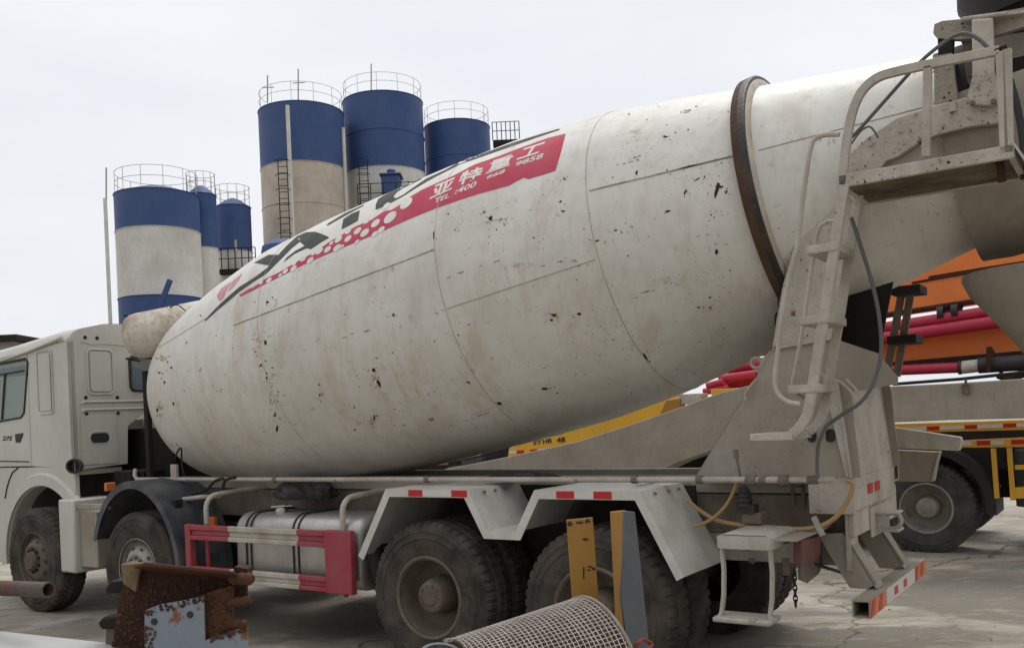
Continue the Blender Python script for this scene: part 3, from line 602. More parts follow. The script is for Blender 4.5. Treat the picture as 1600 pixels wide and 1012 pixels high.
def wheel(X, Y, ydir, kind, rim, ty, lug=True, tm=None):
    c = Vector((X, Y, .53)); s = ydir
    if kind == 'front':
        rp = [(.012, .300), (.0, .292), (.02, .275), (.06, .262), (.07, .24), (.03, .215), (.0, .18), (-.01, .15), (.0, .13), (.0, .10), (-.04, .095), (-.055, .08), (-.055, 0)]
    else:
        rp = [(.012, .302), (.0, .298), (-.004, .288), (.004, .274), (.03, .266), (.05, .262), (.14, .25), (.17, .235), (.19, .20), (.20, .14), (.08, .13), (.05, .118), (.03, .112), (.02, .10), (.018, .06), (.010, .055), (.010, 0)]
    rmb = MB().lathe(rp, c, (0, s, 0), 56)
    for q, r in ((.18, .28),): rmb.lathe([(.05, .262), (.27, .262)], c, (0, s, 0), 40)
    W = rmb.build('wheel', rim, TR if TRUCK is None else TRUCK, ang=40)
    tyre_mb(c, s, lug=lug).build('tyre', tm or TYRE, W, ang=28)
    if kind == 'rear':
        tyre_mb(c+Vector((0, s*.33, 0)), s, lug=lug).build('tyre', tm or TYRE, W, ang=28)
        bolts = MB()
        for k in range(10): t = 2*math.pi*k/10; bolts.lathe([(.012, .0), (.012, .009), (.03, .010)], c+Vector((.086*math.cos(t), 0, .086*math.sin(t))), (0, s, 0), 6)
        bolts.build('hub_bolts', rim, W)
    else:
        h = MB()
        for k in range(10):
            t = 2*math.pi*(k+.5)/10; h.lathe([(-.02, 0), (-.02, .013), (.02, .014)], c+Vector((.118*math.cos(t), s*-.004, .118*math.sin(t))), (0, s, 0), 6)
        h.build('hub_bolts', DARK if rim is RIM else RIM, W)
        for k in range(10):
            t = 2*math.pi*k/10; MB().lathe([(0, .021), (-.003, .019), (-.003, 0)], c+Vector((.198*math.cos(t), s*.012, .198*math.sin(t))), (0, s, 0), 12).build('hand_hole', BLACK, W)
    return W
TRUCK = None
for (Y, s) in ((0.0, 1), (2.44, -1)):
    wheel(XW1, Y, s, 'front', RIM, TYRE); wheel(XW2, Y, s, 'front', RIML, TYRE, lug=False)
    wheel(-1.35, Y, s, 'rear', RIM, TYRE); wheel(0, Y, s, 'rear', RIM, TYRE2)
# ---- blue mudguard over second wheel ----------------------------------------------------
for Y, s in ((-.03, 1), (2.47, -1)):
    a = arc((XW2+.0, Y, .50), .86, -2, 160, 26); b = [p+Vector((0, .50*s, 0)) for p in a]; c_ = arc((XW2+.0, Y, .50), .79, -2, 160, 26); d_ = arc((XW2, Y+.03*s, .5), .845, -2, 160, 26); e_ = [p+Vector((0, .55*s, 0)) for p in d_]
    for L_ in (a, b, c_, d_, e_):
        for p in L_: p.x = XW2 + (p.x-XW2)*.80
    n_ = len(a); m_ = MB(); m_.add(a+b+c_+d_+e_, [(i, i+1, n_+i+1, n_+i) for i in range(n_-1)] + [(i, i+1, 2*n_+i+1, 2*n_+i) for i in range(n_-1)] + [(2*n_+i, 2*n_+i+1, 3*n_+i+1, 3*n_+i) for i in range(n_-1)] + [(3*n_+i, 3*n_+i+1, 4*n_+i+1, 4*n_+i) for i in range(n_-1)])
    MG = m_.build('mudguard', BLUEF, TR)
    if s > 0:
        q = c_[0]; MB().box(q+Vector((-.02, -.01, -.05)), q+Vector((.06, .02, .02))).build('marker_lamp', ORAL, MG, bevel=.005)
        for k in (4, 8): q = a[k]; MB().box(q+Vector((-.02, .12, -.03)), q+Vector((.03, .2, .04))).build('bracket', DARK, MG, bevel=.004)
# ---- rear mudguards -------------------------------------------------------------------------
fp = [(560, 866), (603, 763), (731, 766), (762, 828), (806, 830), (835, 767), (1000, 775), (1070, 908)]
for Yn, s in ((0, 1), (2.44, -1)):
    L3 = [oY(x, y, 0) for x, y in fp]
    # tidy the heights
    zt = 1.305 if s > 0 else 1.19; zs = [.80, zt, zt, 1.03, 1.03, zt, zt, .80]; P = [Vector((p.x, Yn, z)) for p, z in zip(L3, zs)]
    m_ = MB()
    for i in range(len(P)-1):
        a, b = P[i], P[i+1]; t = (b-a).normalized(); nn = Vector((-t.z, 0, t.x)); nn = -nn if nn.z > 0 else nn
        m_.add([a, b, b+Vector((0, .62*s, 0)), a+Vector((0, .62*s, 0)), a+nn*.004, b+nn*.004, b+Vector((0, .62*s, 0))+nn*.004, a+Vector((0, .62*s, 0))+nn*.004], [(0,3,2,1),(4,5,6,7),(1,2,6,5),(2,3,7,6),(3,0,4,7)])
    fw = .058
    inner = []
    for i in range(len(P)):
        def nrm(k):
            t = (P[k+1]-P[k]).normalized(); nn = Vector((-t.z, 0, t.x)); return -nn if nn.z > 0 else nn
        if i == 0: inner.append(P[i]+nrm(0)*fw)
        elif i == len(P)-1: inner.append(P[i]+nrm(i-1)*fw)
        else:
            n1, n2 = nrm(i-1), nrm(i); bis = (n1+n2).normalized(); inner.append(P[i]+bis*(fw/max(.3, bis.dot(n1))))
    k = len(P); yo = Vector((0, -.003*s, 0)); yi = Vector((0, .004*s, 0))
    m_.add([p+yo for p in P+inner]+[p+yi for p in P+inner], [(i, i+1, k+i+1, k+i) for i in range(k-1)] + [(2*k+i, 3*k+i, 3*k+i+1, 2*k+i+1) for i in range(k-1)] + [(k+i, k+i+1, 3*k+i+1, 3*k+i) for i in range(k-1)] + [(i, 2*k+i, 2*k+i+1, i+1) for i in range(k-1)])
    MG = m_.build('mudguard', FENDER, TR, smooth=False)
    if s > 0:
        for x0, x1 in ((638, 660), (705, 729), (869, 897), (927, 955)):
            a = oY(x0, 770, -.006).x; b = oY(x1, 770, -.006).x; MB().box((a, -.007, zt-.052), (b, -.0045, zt-.006)).build('reflector', STICK, MG)
        for x0, x1 in ((660, 705), (897, 927)):
            a = oY(x0, 770, -.006).x; b = oY(x1, 770, -.006).x; MB().box((a, -.006, zt-.052), (b, -.0045, zt-.006)).build('reflector', STICKW, MG)
        bl = MB()
        for i, (f0, yy) in enumerate(((2, .15), (2, .4), (2, .28), (6, .15), (6, .35), (6, .5))):
            p = P[f0]; bl.lathe([(-.002, .012), (.006, .012), (.008, 0)], (p.x+.03, yy, p.z+.0-.05*(.6)), (0.6, 0, .8), 8)
        bl.build('bolts', FRAME, MG)
# black rubber flaps under
# ---- side guard, hoops, fuel tank --------------------------------------------------------------
SGX0, SGX1 = -4.10, -2.09
def rail(x0, x1, z0, z1, name, m_):
    h = z1-z0
    MB().box((x0, .0, z1-h*.34), (x1, .04, z1)).box((x0, .018, z0+h*.3), (x1, .04, z1-h*.34)).box((x0, .0, z0), (x1, .04, z0+h*.3)).build(name, m_, TR, bevel=.006)
for z0, z1 in ((.845, .975), (.50, .615)):
    rail(SGX0+.07, -3.52, z0, z1, 'side_guard_rail', RED); rail(-3.52, -2.68, z0, z1, 'side_guard_rail', BEIGEL); rail(-2.68, -2.37, z0, z1, 'side_guard_rail', RED)
MB().box((SGX0, -.003, .42), (SGX0+.07, .06, .977)).build('side_guard_post', RED, TR, bevel=.006)
MB().box((-2.37, -.003, .495), (-2.09, .055, .98)).build('side_guard_post', RED, TR, bevel=.008)
for X in (-3.95, -2.28):
    pt = [(X, .12, .97), (X, .12, 1.10)] + [tuple(p) for p in arc((X, .24, 1.10), .12, 180, 90, 6, 'YZ')] + [(X, .5, 1.235), (X, .80, 1.24)]
    MB().tube(pt, .022, 10).build('guard_hoop', BEIGEL, TR)
    MB().tube([(X, .12, .45), (X, .12, .965)], .02, 10).build('guard_hoop', RED, TR)
a = oY(331, 814, .35); MB().box(a-Vector((.05, .02, .04)), a+Vector((.05, .02, .04))).build('marker_lamp', ORAL, TR, bevel=.005)
def rbox(x0, x1, y0, y1, z0, z1, r, cap=.05):
    m = MB(); secs = []
    for x, sh in ((x0, cap), (x0+cap*.3, cap*.3), (x0+cap, 0), (x1-cap, 0), (x1-cap*.3, cap*.3), (x1, cap)):
        secs.append(rrect(lambda u, v, x=x: Vector((x, u, v)), y0+sh, z0+sh, y1-sh, z1-sh, r, 6))
    n = len(secs[0]); m.add([p for q in secs for p in q], [(i*n+j, i*n+(j+1)%n, (i+1)*n+(j+1)%n, (i+1)*n+j) for i in range(5) for j in range(n)] + [tuple(range(n)), tuple(5*n+j for j in range(n))]); return m
FT = rbox(-3.60, -2.12, .13, .74, .48, 1.07, .14, .05).build('fuel_tank', ALU, TR, ang=50)
for X in (-3.44, -2.86, -2.80, -3.38):
    MB().tube(rrect(lambda u, v: Vector((X, u, v)), .126, .476, .744, 1.074, .144, 6), .008, 6, closed=True).build('tank_strap', BLACK, FT)
MB().lathe([(0, .05), (.02, .055), (.035, .055), (.045, .04), (.05, 0)], (-3.2, .32, 1.065), (0, 0, 1), 20).tube([(-3.25, .25, 1.12), (-3.1, .35, 1.125)], .008, 6).build('filler_cap', CHROME, FT)
rbox(-2.10, -1.97, .16, .78, .50, 1.02, .16, .05).build('tank_end_cover', BLACK, TR, ang=50)
# ---- rear step, tail lamp, chain -------------------------------------------------------------------
st = MB().sheet([(.84, .02, 1.03), (.87, .02, 1.055), (1.12, .02, 1.055), (1.15, .02, 1.03)], (0, .42, 0), .005, (0, 0, 1))
st.sheet([(.84, .02, 1.05), (1.15, .02, 1.05)], (0, 0, -.075), .006, (0, -1, 0)).box((.83, .02, .98), (.85, .44, 1.045)).box((1.14, .02, .98), (1.16, .44, 1.045))
STP = st.build('rear_step', BEIGEL, TR)
for X in (.85, 1.135): MB().strap([(X, .04, 1.0), (X+.008*(1 if X < 1 else 1), .04, .85), (X, .04, .70), (X-.015, .035, .60), (X-.03 if X < 1 else X, .03, .575)], .035, .02, (0,1,0)).build('hanger', BEIGEL, STP, bevel=.003)
MB().box((.80, -.03, .555), (1.14, .17, .585)).build('tread', BEIGEL, STP, bevel=.01)
TX = 1.27
tl = [oX(x, y, TX) for x, y in ((1253, 843), (1283, 836), (1283, 866), (1253, 882))]
TL_ = MB().prism([[tuple(p) for p in tl]], (-.05, 0, 0)).build('tail_lamp', LENS, TR, bevel=.006)
tq = [oX(x, y, TX+.02) for x, y in ((1245, 846), (1283, 830), (1310, 815))]
MB().sheet([tuple(p) for p in tq], (-.12, 0, 0), .006, (0, 0, 1)).build('lamp_bracket', BEIGE, TL_)
pl = [oX(x, y, TX-.06) for x, y in ((1247, 846), (1330, 815), (1335, 850), (1290, 870), (1280, 895), (1262, 910), (1250, 905))]
MB().prism([[tuple(p) for p in pl]], (-.01, 0, 0)).build('hanger_bracket', FRAME, TR)
ch = MB(); c0 = oX(1241, 893, 1.22)
for k in range(7):
    c = c0+Vector((0, 0, -.030*k)); pts = []
    for i in range(12):
        t = 2*math.pi*i/12; u = .011*math.cos(t); v = .022*math.sin(t); pts.append(c+(Vector((u, 0, v)) if k % 2 else Vector((0, u, v))))
    ch.tube(pts, .0045, 6, closed=True)
ch.build('chain', DARK, TR)
a = oX(1228, 885, 1.15); MB().box(a-Vector((.02, .01, .05)), a+Vector((.02, .01, .05))).build('shackle', FRAME, TR, bevel=.006)
# brake pipe behind
MB().tube([oX(1270, 880, 1.2), oX(1330, 898, 1.3)], .012, 6).build('brake_pipe', BLACK, TR)
# ---- rear bumper -------------------------------------------------------------------------------------
BX, BY0, BY1, BZ = 1.599, .307, 1.895, .6705; tb_s = .098
bm_ = MB(); o_ = .008
bm_.box((BX-tb_s, BY0, BZ-o_), (BX, BY1, BZ)).box((BX-tb_s, BY0, BZ-tb_s), (BX, BY1, BZ-tb_s+o_)).box((BX-o_, BY0, BZ-tb_s+o_), (BX, BY1, BZ-o_)).box((BX-tb_s, BY0, BZ-tb_s+o_), (BX-tb_s+o_, BY1, BZ-o_))
BP = bm_.build('rear_bumper', BEIGE, TR)
MB().box((BX-tb_s+o_, BY0+.25, BZ-tb_s+o_), (BX-o_, BY0+.26, BZ-o_)).build('tube_baffle', BLACK, BP)
def stripes(y0, y1, m1, m2, n=5):
    x = BX+.002; h0, h1 = BZ-tb_s, BZ
    MB().box((BX, y0, h0+.002), (x, y1, h1-.002)).build('reflector', m1, BP)
    w_ = (y1-y0)/n
    for k in range(0, n, 2):
        a = y0+k*w_; MB().prism([[(x+.001, a, h0+.004), (x+.001, a+w_*.8, h0+.004), (x+.001, min(y1, a+w_*1.2), h1-.004), (x+.001, a+w_*.4, h1-.004)]], (.001, 0, 0)).build('reflector', m2, BP)
stripes(BY0+.005, BY0+.38, ORAL, STICK, 4); stripes(BY1-.36, BY1-.02, ORAL, STICK, 4)
for y in (BY0+.60, BY0+.86): MB().box((BX, y, BZ-.075), (BX+.003, y+.10, BZ-.025)).build('reflector', STICK, BP)
MB().box((BX, BY0+.40, BZ-.095), (BX+.002, BY1-.38, BZ-.003)).build('reflector', STICKW, BP)
for Y in (.66, 1.42):
    MB().prism([[(1.22, Y, .99), (1.38, Y, 1.0), (1.56, Y, .71), (1.50, Y, .67), (1.40, Y, .67)]], (0, .012, 0)).prism([[(1.38, Y, 1.0), (1.38, Y+.16, 1.0), (1.56, Y+.16, .675), (1.56, Y, .675)]], (-.01, 0, 0)).build('bumper_bracket', BEIGE, TR)
# rear end plate, hook and crossmember
MB().box((1.42, .62, .98), (1.45, 1.78, 1.20)).box((1.45, 1.0, .93), (1.462, 1.4, 1.12)).build('end_plate', BEIGEL, TR, bevel=.004)
MB().prism([[(1.40, .62, .78), (1.40, .82, .78), (1.40, .82, 1.2), (1.40, .62, 1.2)]], (.02, 0, 0)).build('rail_plate', BEIGEL, TR)
MB().tube(arc((1.55, 1.18, 1.02), .05, -90, 180, 10), .016, 8).box((1.462, 1.13, .97), (1.52, 1.23, 1.07)).box((1.46, 1.10, .955), (1.60, 1.26, .972)).box((1.46, 1.10, 1.068), (1.60, 1.26, 1.082)).build('tow_hook', BEIGEL, TR, bevel=.004)
MB().box((1.20, .58, 1.12), (1.465, .66, 1.34)).box((1.455, .58, 1.14), (1.47, 1.66, 1.34)).build('rear_cross_beam', BEIGEL, TR, bevel=.006)
for y in (.90, 1.08): MB().box((1.47, y, 1.215), (1.474, y+.13, 1.275)).build('reflector', STICK, TR)
MB().box((1.30, 1.72, 1.22), (1.44, 2.25, 1.34)).build('stub_beam', BEIGEL, TR, bevel=.005)
MB().box((1.39, 1.73, 1.235), (1.442, 1.9, 1.325)).build('stub_opening', BLACK, TR)
def inpoly(x, y, P):
    c = False; j = len(P)-1
    for i in range(len(P)):
        if (P[i][1] > y) != (P[j][1] > y) and x < (P[j][0]-P[i][0])*(y-P[i][1])/(P[j][1]-P[i][1])+P[i][0]: c = not c
        j = i
    return c
CRUST = mat('cement_crust', (.44, .41, .35), .95, dirt=(.24, .21, .17), damt=.7, bump=.5, scale=20)
def crust(name, P, Y, n, parent, r=(.002, .007), flake=.14):
    n = int(n*.6)
    # hardened cement splashes and rust flakes stuck to a part's outer face
    m = MB(); xs = [p[0] for p in P]; ys = [p[1] for p in P]; k = 0
    while k < n:
        x, y = random.uniform(min(xs), max(xs)), random.uniform(min(ys), max(ys))
        if not inpoly(x, y, P): continue
        k += 1; m.mi = 1 if random.random() < flake else 0; c = oY(x, y, Y); R_ = random.uniform(*r)*(1 if random.random() < .85 else 1.7); h = .0015 if m.mi else R_*.45
        ring = [c+Vector((R_*random.uniform(.6, 1.3)*math.cos(t), 0, R_*random.uniform(.6, 1.5)*math.sin(t))) for t in [2*math.pi*i/8 for i in range(8)]]
        m.add(ring+[c+Vector((0, -h, 0))], [(i, (i+1) % 8, 8) for i in range(8)])
    return tag(m.build(name, [CRUST, CHIP], parent), kind='stuff')
# ---- pedestal ----------------------------------------------------------------------------------------
def pY(L_, Y): return [tuple(oY(x, y, Y)) for x, y in L_]
lowp = [(1085, 746), (1182, 588), (1190, 560), (1206, 546), (1300, 528), (1372, 552), (1403, 590), (1402, 600), (1330, 612), (1334, 660), (1345, 746)]
PED = None
for Y, nm in ((.58, 'pedestal'), (1.64, 'pedestal')):
    pts = [oY(x, y, .58) for x, y in (lowp if Y < 1 else lowp[:5]+lowp[8:])]; pts = [(p.x, Y, p.z) for p in pts]
    o = MB().prism([pts], (0, .014, 0)).build(nm, BEIGE, TR, smooth=False)
    if PED is None: PED = o
upp = [(1206, 547), (1213, 500), (1222, 450), (1235, 400), (1256, 338), (1280, 300), (1312, 268), (1345, 240), (1352, 300), (1335, 360), (1322, 430), (1308, 500), (1300, 530)]
for Y in (.56, 1.66):
    pts = [oY(x, y, .56) for x, y in upp]; MB().prism([[(p.x, Y, p.z) for p in pts]], (0, .016, 0)).build('support_plate', BEIGEL, TR, smooth=False)
crust('rust_flakes', upp, .557, 60, TR, (.0015, .005), .6); crust('rust_flakes', lowp[:5]+lowp[8:], .577, 50, TR, (.0015, .004), .5)
# curved edge flange of the support plate and transverse faces
a = [oY(x, y, .56) for x, y in upp[:9]]; MB().sheet([tuple(p) for p in a], (0, 1.1, 0), .006, (.5, 0, -.5)).build('support_flange', BEIGEL, TR)
a = [oY(x, y, .58) for x, y in ((1085, 746), (1182, 588), (1206, 546))]; MB().sheet([tuple(p) for p in a], (0, 1.06, 0), .006, (.5, 0, -.5)).build('pedestal_front_face', BEIGE, TR)
r0 = oY(1330, 600, .58); MB().prism([[(1.40, .55, 1.90), (1.40, 1.70, 1.90), (1.455, 1.70, 1.34), (1.455, .55, 1.34)]], (.012, 0, 0)).build('rear_plate', BEIGEL, TR, bevel=.004)
pts = [oY(x, y, .55) for x, y in ((1300, 590), (1328, 600), (1345, 745), (1334, 745))]; 
MB().prism([[(1.31, .565, 1.98), (1.405, .565, 1.92), (1.46, .565, 1.34), (1.43, .565, 1.34)]], (0, .01, 0)).build('rear_post', BEIGEL, TR, bevel=.004)
MB().box((1.05, .62, 2.05), (1.10, 1.62, 2.45)).lathe([(-.05, .13), (-.045, .15), (.045, .15), (.05, .13)], (1.05, .85, 2.25), (1, 0, .2), 24).box((.9, .6, 1.95), (1.5, 1.62, 2.0)).build('roller_bed', DARK, TR)  # rollers, plus a dark transverse plate added to close the gap
MB().prism([[tuple(p) for p in [oY(x, y, 1.0) for x, y in ((1300, 470), (1395, 440), (1372, 560), (1300, 545))]]], (0, .02, 0)).build('roller_gap_fill', DARK, TR)  # dark plate added to black out the opening beside the rollers
MB().tube(spline([oY(x, y, .55) for x, y in ((1184, 592), (1180, 594), (1166, 612), (1164, 622), (1167, 624))], 4), .008, 6).build('grab_handle', BEIGEL, TR)
lug = [oY(x, y, .60) for x, y in ((1186, 560), (1178, 560), (1171, 566), (1173, 574), (1180, 580))]
MB().tube([oY(1182+8*math.cos(t), 567+8*math.sin(t), .60) for t in [2*math.pi*i/14 for i in range(14)]], .012, 8, closed=True).build('lifting_lug', BEIGE, TR)
for px, py in ((1268, 680), (1297, 680)):
    c = oY(px, py, .572); MB().tube(rrect(lambda u, v: Vector((c.x+u, .574, c.z+v)), -.022, -.035, .022, .035, .02, 4), .005, 6, closed=True).prism([rrect(lambda u, v: Vector((c.x+u, .577, c.z+v)), -.02, -.033, .02, .033, .019, 4)], (0, .002, 0)).build('access_hole', BLACK, PED)
# ---- hopper arm and hopper frame -------------------------------------------------------------------------
arm = [(1310, 275), (1322, 245), (1348, 220), (1400, 184), (1452, 166), (1508, 152), (1562, 165), (1562, 193), (1508, 200), (1470, 210), (1440, 222), (1405, 245), (1385, 252), (1350, 300), (1330, 315)]
for Y in (.50, 1.66): MB().prism([[(p.x, Y, p.z) for p in [oY(x, y, .50) for x, y in arm]]], (0, .05, 0)).build('hopper_arm', BEIGEL, TR, bevel=.008)
crust('cement_crust', arm, .497, 130, TR)
MB().tube([oY(1489, 160, .49), oY(1489, 175, .49)], .02, 8).build('arm_pin', BEIGEL, TR)
hf = [(1460, 38), (1472, 33), (1502, 30), (1600, 12), (1660, 5), (1660, 40), (1600, 42), (1555, 56), (1500, 62), (1465, 60), (1458, 52)]
MB().prism([pY(hf, .55)], (0, .04, 0)).build('hopper_frame', BEIGE, TR, bevel=.006)
MB().prism([pY([(1500, 28), (1600, 16), (1600, 20), (1505, 33)], .50)], (0, .1, 0)).tube([oY(1505, 30, .48), oY(1573, 21, .48)], .012, 8).build('hopper_rail', BEIGEL, TR)
MB().prism([pY([(1518, 30), (1551, 27), (1553, 110), (1561, 140), (1560, 160), (1545, 166), (1515, 164), (1511, 150), (1519, 120)], .46)], (0, .06, 0)).build('hopper_post', BEIGEL, TR, bevel=.008)
MB().prism([pY([(1458, 88), (1488, 82), (1492, 120), (1498, 156), (1460, 166), (1459, 110)], .52)], (0, .05, 0)).build('hopper_post', BEIGE, TR, bevel=.008)
MB().prism([pY([(1465, 60), (1490, 56), (1488, 84), (1466, 90)], .56)], (0, .05, 0)).prism([pY([(1488, 100), (1496, 98), (1507, 150), (1498, 152)], .56)], (0, .04, 0)).build('hopper_strut', DARK, TR)
MB().prism([pY([(1498, 50), (1517, 48), (1519, 135), (1512, 130), (1506, 100), (1506, 75), (1500, 62)], .60)], (0, .04, 0)).build('hopper_strut', FRAME, TR)
MB().prism([pY([(1553, 58), (1640, 44), (1660, 180), (1562, 175), (1555, 120)], .75)], (0, .02, 0)).build('hopper_shroud', BEIGE, TR)
hc = oY(1600, 20, .95)
MB().lathe([(-.10, .40), (.0, .44), (.05, .47), (.12, .47), (.14, .44), (.02, .40), (-.3, .2)], (2.55, .98, 3.98), (0, 0, 1), 40).build('charge_hopper', BLACK, TR)
crust('cement_crust', [(1515, 110), (1553, 108), (1560, 155), (1515, 160)], .457, 45, TR); crust('cement_crust', [(1460, 90), (1488, 84), (1496, 156), (1462, 162)], .517, 45, TR); crust('cement_crust', [(1462, 40), (1600, 16), (1600, 40), (1500, 60), (1465, 58)], .547, 60, TR)
for px, py in ((1519, 160), (1552, 158)):
    c = oY(px, py, .45); MB().lathe([(0, 0), (0, .014), (.015, .016)], c, (0, 1, 0), 6).build('bolt', FRAME, TR)
# funnel, chute
MB().lathe([(-.52, .10), (-.5, .13), (-.32, .26), (-.12, .42), (-.03, .46), (0, .455), (0, .44), (-.12, .40), (-.3, .25)], (2.48, 1.12, 2.50), (0, 0, 1), 48).build('discharge_funnel', BEIGE, TR)
ct = MB(); Ccol = [Vector((2.45, 1.1, 2.28)), Vector((3.0, 1.1, 1.95)), Vector((3.7, 1.1, 1.45))]
d_ = (Ccol[2]-Ccol[0]).normalized(); u_ = Vector((0, 1, 0)); v_ = d_.cross(u_); vs = []
for c in Ccol: vs += [c + u_*(.25*math.cos(t)) + v_*(.25*math.sin(t)) for t in [math.pi*(1+i/12) for i in range(13)]]
ct.add(vs, [(i*13+j, i*13+j+1, (i+1)*13+j+1, (i+1)*13+j) for i in range(2) for j in range(12)])
ct.build('discharge_chute', BEIGE, TR)
cs = [(1330, 662), (1400, 668), (1500, 683), (1502, 690), (1498, 704), (1400, 700), (1330, 696)]
MB().prism([pY(cs, 1.75)], (0, .10, 0)).build('chute_arm', BEIGEL, TR, bevel=.006)
MB().prism([pY([(1380, 702), (1466, 706), (1458, 752), (1386, 752)], 1.95)], (0, .1, 0)).prism([pY([(1464, 705), (1468, 706), (1456, 752), (1453, 750)], 1.94)], (0, .1, 0)).build('chute_bracket', BEIGE, TR, bevel=.005)
# ---- ladder and platform -------------------------------------------------------------------------------------
YL0, YL1 = .03, .33
def rail3(Y, pts, **k): return [(oY(x, y, .04).x, Y, oY(x, y, .04).z) for x, y in pts]
lr = [(1238, 678), (1250, 668), (1261, 650), (1268, 620), (1280, 545), (1291, 480), (1303, 400), (1313, 335), (1320, 290)]
hr = [(1316, 298), (1320, 250), (1327, 200), (1336, 165), (1350, 140), (1372, 122), (1400, 113), (1445, 103), (1500, 92), (1562, 80)]
LAD = MB().strap(spline(rail3(YL0, lr), 4), .03, .055, (0, 1, 0)).build('ladder', BEIGEL, TR, bevel=.003)
MB().strap(spline(rail3(YL1, lr), 4), .03, .05, (0, 1, 0)).build('ladder_rail', BEIGEL, LAD, bevel=.003)
for k, (px, py) in enumerate(((1303, 380), (1290, 492), (1273, 600))):
    c = oY(px, py, .04); MB().box((c.x-.14, YL0-.02, c.z-.045), (c.x+.03, YL1+.02, c.z-.04)).box((c.x-.14, YL0-.02, c.z-.04), (c.x-.132, YL1+.02, c.z)).box((c.x+.022, YL0-.02, c.z-.04), (c.x+.03, YL1+.02, c.z)).box((c.x-.132, YL0-.02, c.z-.04), (c.x+.022, YL0-.012, c.z)).build('ladder_step', BEIGEL, LAD, bevel=.003)
MB().box((1.06, .0, 1.59), (1.30, .36, 1.63)).build('ladder_step', BEIGEL, LAD, bevel=.004)
MB().tube(spline([oY(x, y, .0) for x, y in ((1312, 210), (1290, 211), (1274, 217), (1266, 235), (1256, 300), (1246, 380), (1232, 440), (1222, 490), (1215, 550), (1211, 595), (1216, 615), (1230, 627), (1250, 631))], 5), .014, 8).build('handrail', BEIGEL, LAD)
MB().tube(spline([oY(x, y, .18) for x, y in ((1305, 345), (1290, 348), (1278, 362), (1268, 420), (1256, 500), (1244, 570), (1238, 600), (1242, 615), (1258, 622))], 5), .012, 8).build('handrail', BEIGEL, LAD)
hz = 2.945
PLT = MB().box((1.60, .02, hz-.02), (2.43, .05, hz+.045)).box((1.60, .55, hz-.02), (2.43, .58, hz+.045)).box((1.60, .05, hz-.02), (1.63, .55, hz+.045)).box((2.40, .05, hz-.02), (2.43, .55, hz+.045)).build('platform', BEIGEL, TR, bevel=.004)
MB().box((1.63, .05, hz-.012), (2.40, .55, hz+.0)).build('platform_floor', mat('crusted_floor', (.07, .045, .03), .9, dirt=(.26, .21, .15), damt=.8, bump=.5, scale=4, streak=.3), PLT)
MB().prism([[(2.43, -.0, hz+.05), (2.50, .0, hz-.08), (2.50, .45, hz-.08), (2.43, .45, hz+.05)]], (-.012, 0, 0)).build('end_plate', BEIGEL, PLT)
crust('cement_crust', [(1314, 277), (1570, 236), (1575, 246), (1316, 292)], .0195, 70, PLT, (.0015, .005), .5)
MB().strap(spline(rail3(.035, hr), 5), .03, .045, (0, 1, 0)).build('guard_rail', BEIGEL, PLT, bevel=.003)
for a, b, in (((1450, 104), (1447, 246)), ((1563, 82), (1570, 238)), ((1574, 78), (1577, 240))): MB().beam(rail3(.035, [a])[0], rail3(.035, [b])[0], .03, .04, (1, 0, 0)).build('guard_post', BEIGEL, PLT, bevel=.003)
MB().tube([oY(1554, 80, .03), oY(1573, 72, .03)], .012, 6).build('mount', RUST, PLT); MB().tube([oY(1562, 250, .1), oY(1566, 285, .12)], .02, 6).build('mount', RUST, PLT)
MB().tube(spline([oY(x, y, .10) for x, y in ((1318, 245), (1322, 225), (1345, 200), (1385, 155), (1430, 105), (1460, 78), (1490, 57), (1510, 53), (1530, 62), (1548, 80))], 5), .010, 8).build('cable', CABLE, TR)
MB().tube(spline([oY(x, y, .3) for x, y in ((1330, 225), (1345, 205), (1358, 198), (1366, 205), (1372, 215))], 4), .006, 6).build('cable', CABLE, TR)
MB().tube(spline([oY(x, y, .45) for x, y in ((1578, 125), (1590, 170), (1598, 220), (1600, 280))], 4), .018, 8).build('hydraulic_hose', BLACK, TR)
MB().tube(spline([oY(x, y, .25) for x, y in ((1330, 340), (1345, 385), (1362, 440), (1373, 490), (1377, 545), (1368, 590), (1348, 625), (1315, 648), (1292, 665), (1284, 680), (1278, 700), (1277, 740), (1280, 745))], 5), .011, 8).build('cable', CABLE, TR)
MB().tube(spline([oY(x, y, .5) for x, y in ((1303, 592), (1318, 600), (1330, 612), (1340, 628))], 4), .008, 6).tube(spline([oY(x, y, .5) for x, y in ((1322, 592), (1335, 605), (1345, 618))], 4), .008, 6).build('cable', BEIGEL, TR)
# dark ladder on the far side
for pts in (((1410, 452), (1386, 580)), ((1424, 452), (1401, 588))): MB().strap([oY(*p, 2.2) for p in pts], .03, .05).build('far_ladder_rail', FRAME, TR)
for px, py in ((1412, 456), (1406, 532)):
    c = oY(px, py, 2.2); MB().box(c+Vector((-.06, -.15, -.03)), c+Vector((.14, .12, .03))).build('far_ladder_step', DARK, TR, bevel=.004)
